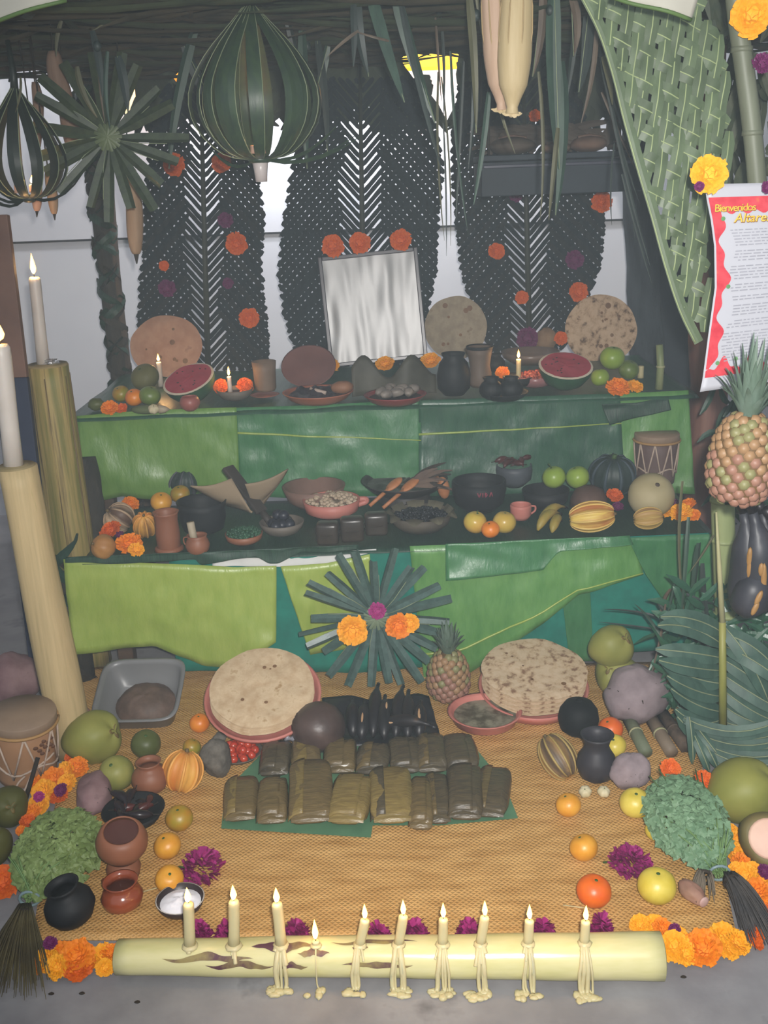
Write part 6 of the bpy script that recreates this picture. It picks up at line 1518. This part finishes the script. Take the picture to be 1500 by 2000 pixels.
for i in range(300):
    px, py = R(1300, 1540), R(1150, 1400); yy = R(2.5, 2.68); a_ = atY(px, py, yy)
    b_ = atY(px + R(-70, 70), py + R(-50, 60), yy + R(-.05, .05))
    if min(a_.z, b_.z) < .02: continue
    mass.append(ribbon(curve(a_, b_, (0, 0, R(-.02, .02)), 3), [.008, .02, .018, .002], (R(-.4, .4), -1, R(-.2, .5)), .25))
tag(mk('dark_foliage', join(*mass), Mdark), 'tangle of dark green palm leaflets behind the standing frond at the right', 'palm leaves', kind='stuff')
for k, (x0, y0, x1, y1, mt) in enumerate(((1225, 1398, 1262, 1470, mat('cane_dull', '#57604a', '#6d735b', 6, .6)), (1270, 1400, 1312, 1470, mat('cane_brown', '#6a5c4c', '#7d6d5b', 6, .6)), (1295, 1395, 1340, 1460, Mstick))):
    a_, b_ = at(x0, y0, .035), at(x1, y1, .02)
    t = thing('cane_piece', 'cut sugar cane piece below the grey lilac yam, ' + ('greenish left one', 'brown middle one', 'dark right one')[k], 'cane', a_)
    mk('cane', tube([V((0, 0, 0)), (b_ - a_) * .5, b_ - a_], .018, 12), mt, t)
    mk('joint', tube([(b_ - a_) * .46, (b_ - a_) * .5], .020, 12), MATS['cane_joint'] if k < 2 else Mstick, t)
# ================================================================ greens, garlands and scattered flowers
Mcil = mat('coriander', '#5c7038', '#82945a', 14, .55, .2, lo=.3, hi=.7)
Mcil2 = mat('coriander_right', '#557556', '#7a9876', 14, .55, .2, lo=.3, hi=.7)
def coriander(label, cx, cy, wpx, hpx, tiepx, mt, seed):
    random.seed(seed)
    p = at(cx, cy, .09); w_ = pix(p, wpx / 2); h_ = pix(p, hpx / 2) / .72
    tie = at(tiepx[0], tiepx[1], .035)
    t = thing('coriander_bunch', label, 'herbs', tie)
    c = p - tie; out = []; ax = V((c.x, c.y, 0))
    for i in range(1500):
        a, b_ = R(0, 6.3), R(-.25, 1); q = math.sqrt(1 - b_ * b_) if b_ > 0 else 1
        rr = R(.72, 1.02) ** .6
        v = c + V((math.cos(a) * q * w_ * rr, math.sin(a) * q * h_ * rr, b_ * .075 * rr - .035))
        s = R(.006, .012); n = (V((math.cos(a) * q * .5, math.sin(a) * q * .5 - .3, max(b_, .1) + .3)) + V((R(-.6, .6), R(-.6, .6), R(-.3, .5)))).normalized()
        e1 = n.orthogonal().normalized(); e2 = n.cross(e1); th = R(0, 6)
        f1 = e1 * math.cos(th) + e2 * math.sin(th); f2 = n.cross(f1)
        pts = []
        for j in range(7):
            g = 2 * PI * j / 7; rad = s * (1.15 if j % 2 else .75)
            pts.append(v + f1 * math.cos(g) * rad + f2 * math.sin(g) * rad + n * R(-.002, .002))
        k = [v + n * .002] + pts
        out.append((k, [(0, j + 1, (j + 1) % 7 + 1) for j in range(7)]))
    o = mk('leaves', join(*out), mt, t, False); o['kind'] = 'stuff'
    st = []
    for i in range(70):
        e = c + V((R(-.8, .8) * w_, R(-.8, .8) * h_, R(-.02, .03)))
        st.append(tube(curve((R(-.015, .015), R(-.01, .01), R(-.01, .012)), e, (0, 0, .01), 4), .0018, 4))
    o = mk('stems', join(*st), mat('herb_stem', '#5c7a45', '#73905a', 9), t); o['kind'] = 'stuff'
    mk('tie', tube([(math.cos(g) * .022, .0, math.sin(g) * .018) for g in [2 * PI * j / 14 for j in range(15)]], .0035, 6), mat('tie_band', '#6f8388', '#83979b', 9, .4), t)
    return t, tie, c
def broom(label, tie, end, n, spread, mt, seed):
    random.seed(seed); t = thing('root_bundle', label, 'roots', tie); d = V(end) - V(tie); s = d.cross(V((0, 0, 1))).normalized(); o_ = []
    for i in range(n):
        f = R(-1, 1); e = d * R(.7, 1.08) + s * spread * f + V((0, 0, R(-.012, .02)))
        if (V(tie) + e).z < .003: e.z = .003 - tie[2] + R(0, .012)
        o_.append(tube(curve(s * .012 * f + V((0, 0, R(-.012, .012))), e, (0, 0, .012), 5), [.0024, .0022, .002, .0018, .0014, .0007], 4))
    o = mk('strands', join(*o_), mt, t); o['kind'] = 'stuff'
    mk('binding', tube([s * math.cos(g) * .016 + V((0, 0, math.sin(g) * .016)) + d * .1 for g in [2 * PI * j / 14 for j in range(15)]], .004, 6), Mroot, t)
t, tie, c = coriander('leafy coriander bunch at the left, above the round black pot', 110, 1640, 165, 165, (58, 1755), Mcil, 1)
broom('dark straw tail of stems fanning out at the lower left corner', (tie.x + .0, tie.y - .03, .035), at(20, 1945, .01), 120, .075, mat('straw_dark', '#3f3827', '#5d5436', 12, .8, .3), 2)
t, tie, c = coriander('leafy coriander bunch at the right, beside the large green coconut', 1342, 1578, 152, 190, (1405, 1705), Mcil2, 3)
broom('dark root tail of the right coriander reaching over the marigolds', (tie.x + .01, tie.y - .03, .05), at(1490, 1838, .03), 90, .035, mat('root_dark', '#3b3a3c', '#55504d', 12, .8, .3), 4)
broom('dark root strands below the right coriander stems', (tie.x - .035, tie.y - .01, .04), at(1375, 1760, .01), 50, .03, mat('root_grey', '#5a5348', '#74695a', 12, .8, .3), 5)

def chain(items, lab, grp, axis=0):
    for k, (x, y, r, c) in enumerate(sorted(items, key=lambda q: q[axis])):
        flower_floor(x, y, r, c, ('orange', 'golden', 'deep orange')[c] + ' marigold, ' + ORD[k] + (' from the left ' if axis == 0 else ' from the top ') + lab, R(0, .012), grp)
random.seed(31)
chain([(150, 1500, 23, 0), (128, 1508, 22, 1), (105, 1522, 24, 0), (130, 1530, 20, 1), (85, 1545, 24, 1), (112, 1553, 20, 2), (70, 1532, 18, 0), (75, 1572, 22, 1), (62, 1590, 20, 0), (54, 1605, 17, 2), (40, 1622, 10, 0), (142, 1482, 18, 2)],
      'in the chain by the left coriander', 'marigold chain beside the left coriander', 1)
flower_floor(119, 1543, 14, 4, 'dark magenta bud in the middle of the left marigold chain', .05); flower_floor(76, 1556, 11, 3, 'round magenta bud at the left of the left marigold chain', .05)
flower_floor(6, 1724, 33, 2, 'big red orange marigold at the left edge of the frame', 0, None, (.2, -.6, .8))
chain([(75, 1885, 18, 0), (92, 1872, 24, 1), (118, 1862, 24, 0), (112, 1888, 24, 1), (150, 1868, 34, 0), (152, 1890, 28, 2), (180, 1875, 20, 0), (202, 1868, 26, 1), (215, 1862, 20, 0), (205, 1890, 18, 1)],
      'in the row left of the banana stalk', 'marigold row at the left end of the stalk')
flower_floor(98, 1842, 14, 4, 'purple bud on the marigold row left of the banana stalk', .04)
chain([(1250, 1806, 20, 1), (1278, 1808, 22, 1), (1295, 1812, 20, 0), (1318, 1848, 30, 1), (1325, 1828, 20, 1), (1372, 1852, 38, 0), (1340, 1862, 24, 1), (1412, 1832, 30, 1), (1440, 1840, 26, 1), (1425, 1850, 24, 1), (1475, 1825, 18, 2), (1480, 1845, 12, 2)],
      'in the row right of the banana stalk', 'marigold row at the right end of the stalk')
flower_floor(1318, 1815, 12, 4, 'purple bud in the marigold row right of the banana stalk', .03)
chain([(1425, 1622, 16, 1), (1440, 1640, 18, 1), (1436, 1665, 22, 1), (1448, 1688, 22, 0), (1455, 1712, 26, 1), (1470, 1700, 18, 1), (1478, 1742, 28, 0), (1490, 1715, 20, 1), (1495, 1765, 24, 0), (1470, 1765, 20, 1), (1502, 1790, 22, 2), (1440, 1700, 18, 1)],
      'in the chain below the cut coconut', 'marigold chain at the right edge', 1)
flower_floor(1493, 1702, 15, 4, 'purple flower beside the marigold chain at the right edge', .04)
flower_floor(1309, 1501, 20, 2, 'red orange marigold above the right coriander bunch', .09, None, (0, -.7, .7)); flower_floor(1374, 1524, 20, 2, 'red orange marigold between the right coriander and the large coconut', .07, None, (.3, -.7, .7))
for x, y, r, lb in ((1422, 1594, 9, 'tiny orange marigold under the large green coconut'),): flower_floor(x, y, r, 2, lb)
# magenta cockscomb flowers
def comb(name, label, px, py, wpx, hpx, seed, z=ZM):
    random.seed(seed); p = at(px, py, z + .015); w_ = pix(p, wpx / 2); h_ = pix(p, hpx / 2)
    t = thing(name, label, 'flower', (p.x, p.y, z)); o_ = []
    for i in range(260):
        a, q = R(0, 6.3), math.sqrt(R(0, 1)); c = V((math.cos(a) * q * w_ * .85, math.sin(a) * q * h_ * 1.2, R(.004, .04) * (1.2 - q)))
        d = V((math.cos(a) + R(-.6, .6), math.sin(a) + R(-.6, .6), R(.1, 1))).normalized(); L_ = R(.010, .018)
        o_.append(ribbon([c, c + d * L_ * .6, c + d * L_], [.007, .014, .012], d.orthogonal(), R(-.5, .5), .001))
    o = mk('petals', join(*o_), Mmag, t, False)
    mk('stem', tube(curve((-w_ * .6, 0, .005), (-w_ * 1.3, .01, .004), (0, 0, .004), 3), .0025, 5), Mcal, t)
comb('cockscomb_flower', 'ruffled magenta flower cluster left on the mat beside the oranges', 393, 1690, 78, 78, 1)
comb('cockscomb_flower', 'ruffled magenta flower at the right beside the large yellow citrus', 1232, 1680, 80, 62, 2)
for k, (x, y, w_, h_, lb) in enumerate(((388, 1822, 36, 20, 'behind the leftmost candle'), (578, 1822, 36, 28, 'right of the third candle'), (740, 1828, 30, 18, 'right of the fifth candle'), (812, 1820, 30, 18, 'right of the sixth candle'), (915, 1820, 28, 18, 'left of the eighth candle'), (1062, 1820, 24, 20, 'right of the ninth candle'), (1175, 1815, 30, 18, 'right of the last candle'), (440, 1826, 18, 8, 'left of the second candle'))):
    comb('petal_tuft', 'small magenta petal tuft behind the banana stalk, ' + lb, x, y, w_, h_, 10 + k)
# straws
for k, (x0, y0, x1, y1) in enumerate(((278, 1742, 318, 1731), (1100, 1768, 1148, 1774))):
    a_, b_ = at(x0, y0, ZM + .003), at(x1, y1, ZM + .004)
    t = thing('straw', ('thin pale straw between the clay jug and an orange', 'thin pale straw beside the rightmost candle flame')[k], 'straw', a_)
    mk('stalk', tube([V((0, 0, 0)), b_ - a_], .0014, 5), Mwax, t)
# banners at the top corners
def banner(label, pts, Y, hem):
    o_ = atY(*pts[0], Y); t = thing('paper_banner', label, 'banner', o_)
    q = [atY(x, y, Y) - o_ for x, y in pts]
    fn = lambda u, v: q[0].lerp(q[1], u).lerp(q[3].lerp(q[2], u), v) + V((0, .01 * math.sin(u * 7) * v, 0))
    s_ = mk('banner_sheet', grid(fn, 20, 10), mat('banner_paper', '#b5b1a4', '#aeaa9e', 4, .7, .1), t); s_.modifiers.new('thickness', 'SOLIDIFY').thickness = .001
    mk('green_hem', tube([V(fn(i / 12, 1)) for i in range(13)], .004, 6), mat('hem_green', '#56703a', '#4a6331', 9), t)
banner('pale paper banner corner at the top left with a green hem', [(-90, -120), (170, -120), (128, 0), (-90, 66)], 2.3, 0)
banner('white paper banner hanging at the top right over the woven screen', [(1185, -120), (1400, -120), (1352, 38), (1195, -6)], 2.2, 1)
# floor specks
for k, (x, y) in enumerate(((160, 1940), (100, 1941), (268, 1957), (1335, 1908))):
    p = at(x, y, .001); t = thing('debris_crumb', ('dark crumb on the bare floor, second from left', 'dark crumb on the bare floor at the far left', 'dark crumb on the bare floor, third from left', 'dark crumb on the bare floor at the right below the marigolds')[k], 'debris', p)
    mk('crumb', blob(.006, .004, .002, 8, 5, lambda a, c, v: 1 + .4 * N.noise(v * 3)), Mroot, t)
# ---------------------------------------------------------------- incense smoke hanging in the air
def smoke():
    mt = bpy.data.materials.new('incense_smoke'); mt.use_nodes = True; nt = mt.node_tree; nt.nodes.clear()
    o = nt.nodes.new('ShaderNodeOutputMaterial'); v = nt.nodes.new('ShaderNodeVolumeScatter')
    v.inputs['Color'].default_value = (.80, .93, 1, 1); v.inputs['Density'].default_value = .042; v.inputs['Anisotropy'].default_value = .0
    nt.links.new(v.outputs[0], o.inputs['Volume'])
    tag(mk('incense_smoke', box(5.6, 3.7, 2.9, 0, (0, 2.9, 1.46)), mt, None, False), 'thin bluish incense smoke hanging in the air all over the altar', 'smoke', kind='stuff')
smoke()
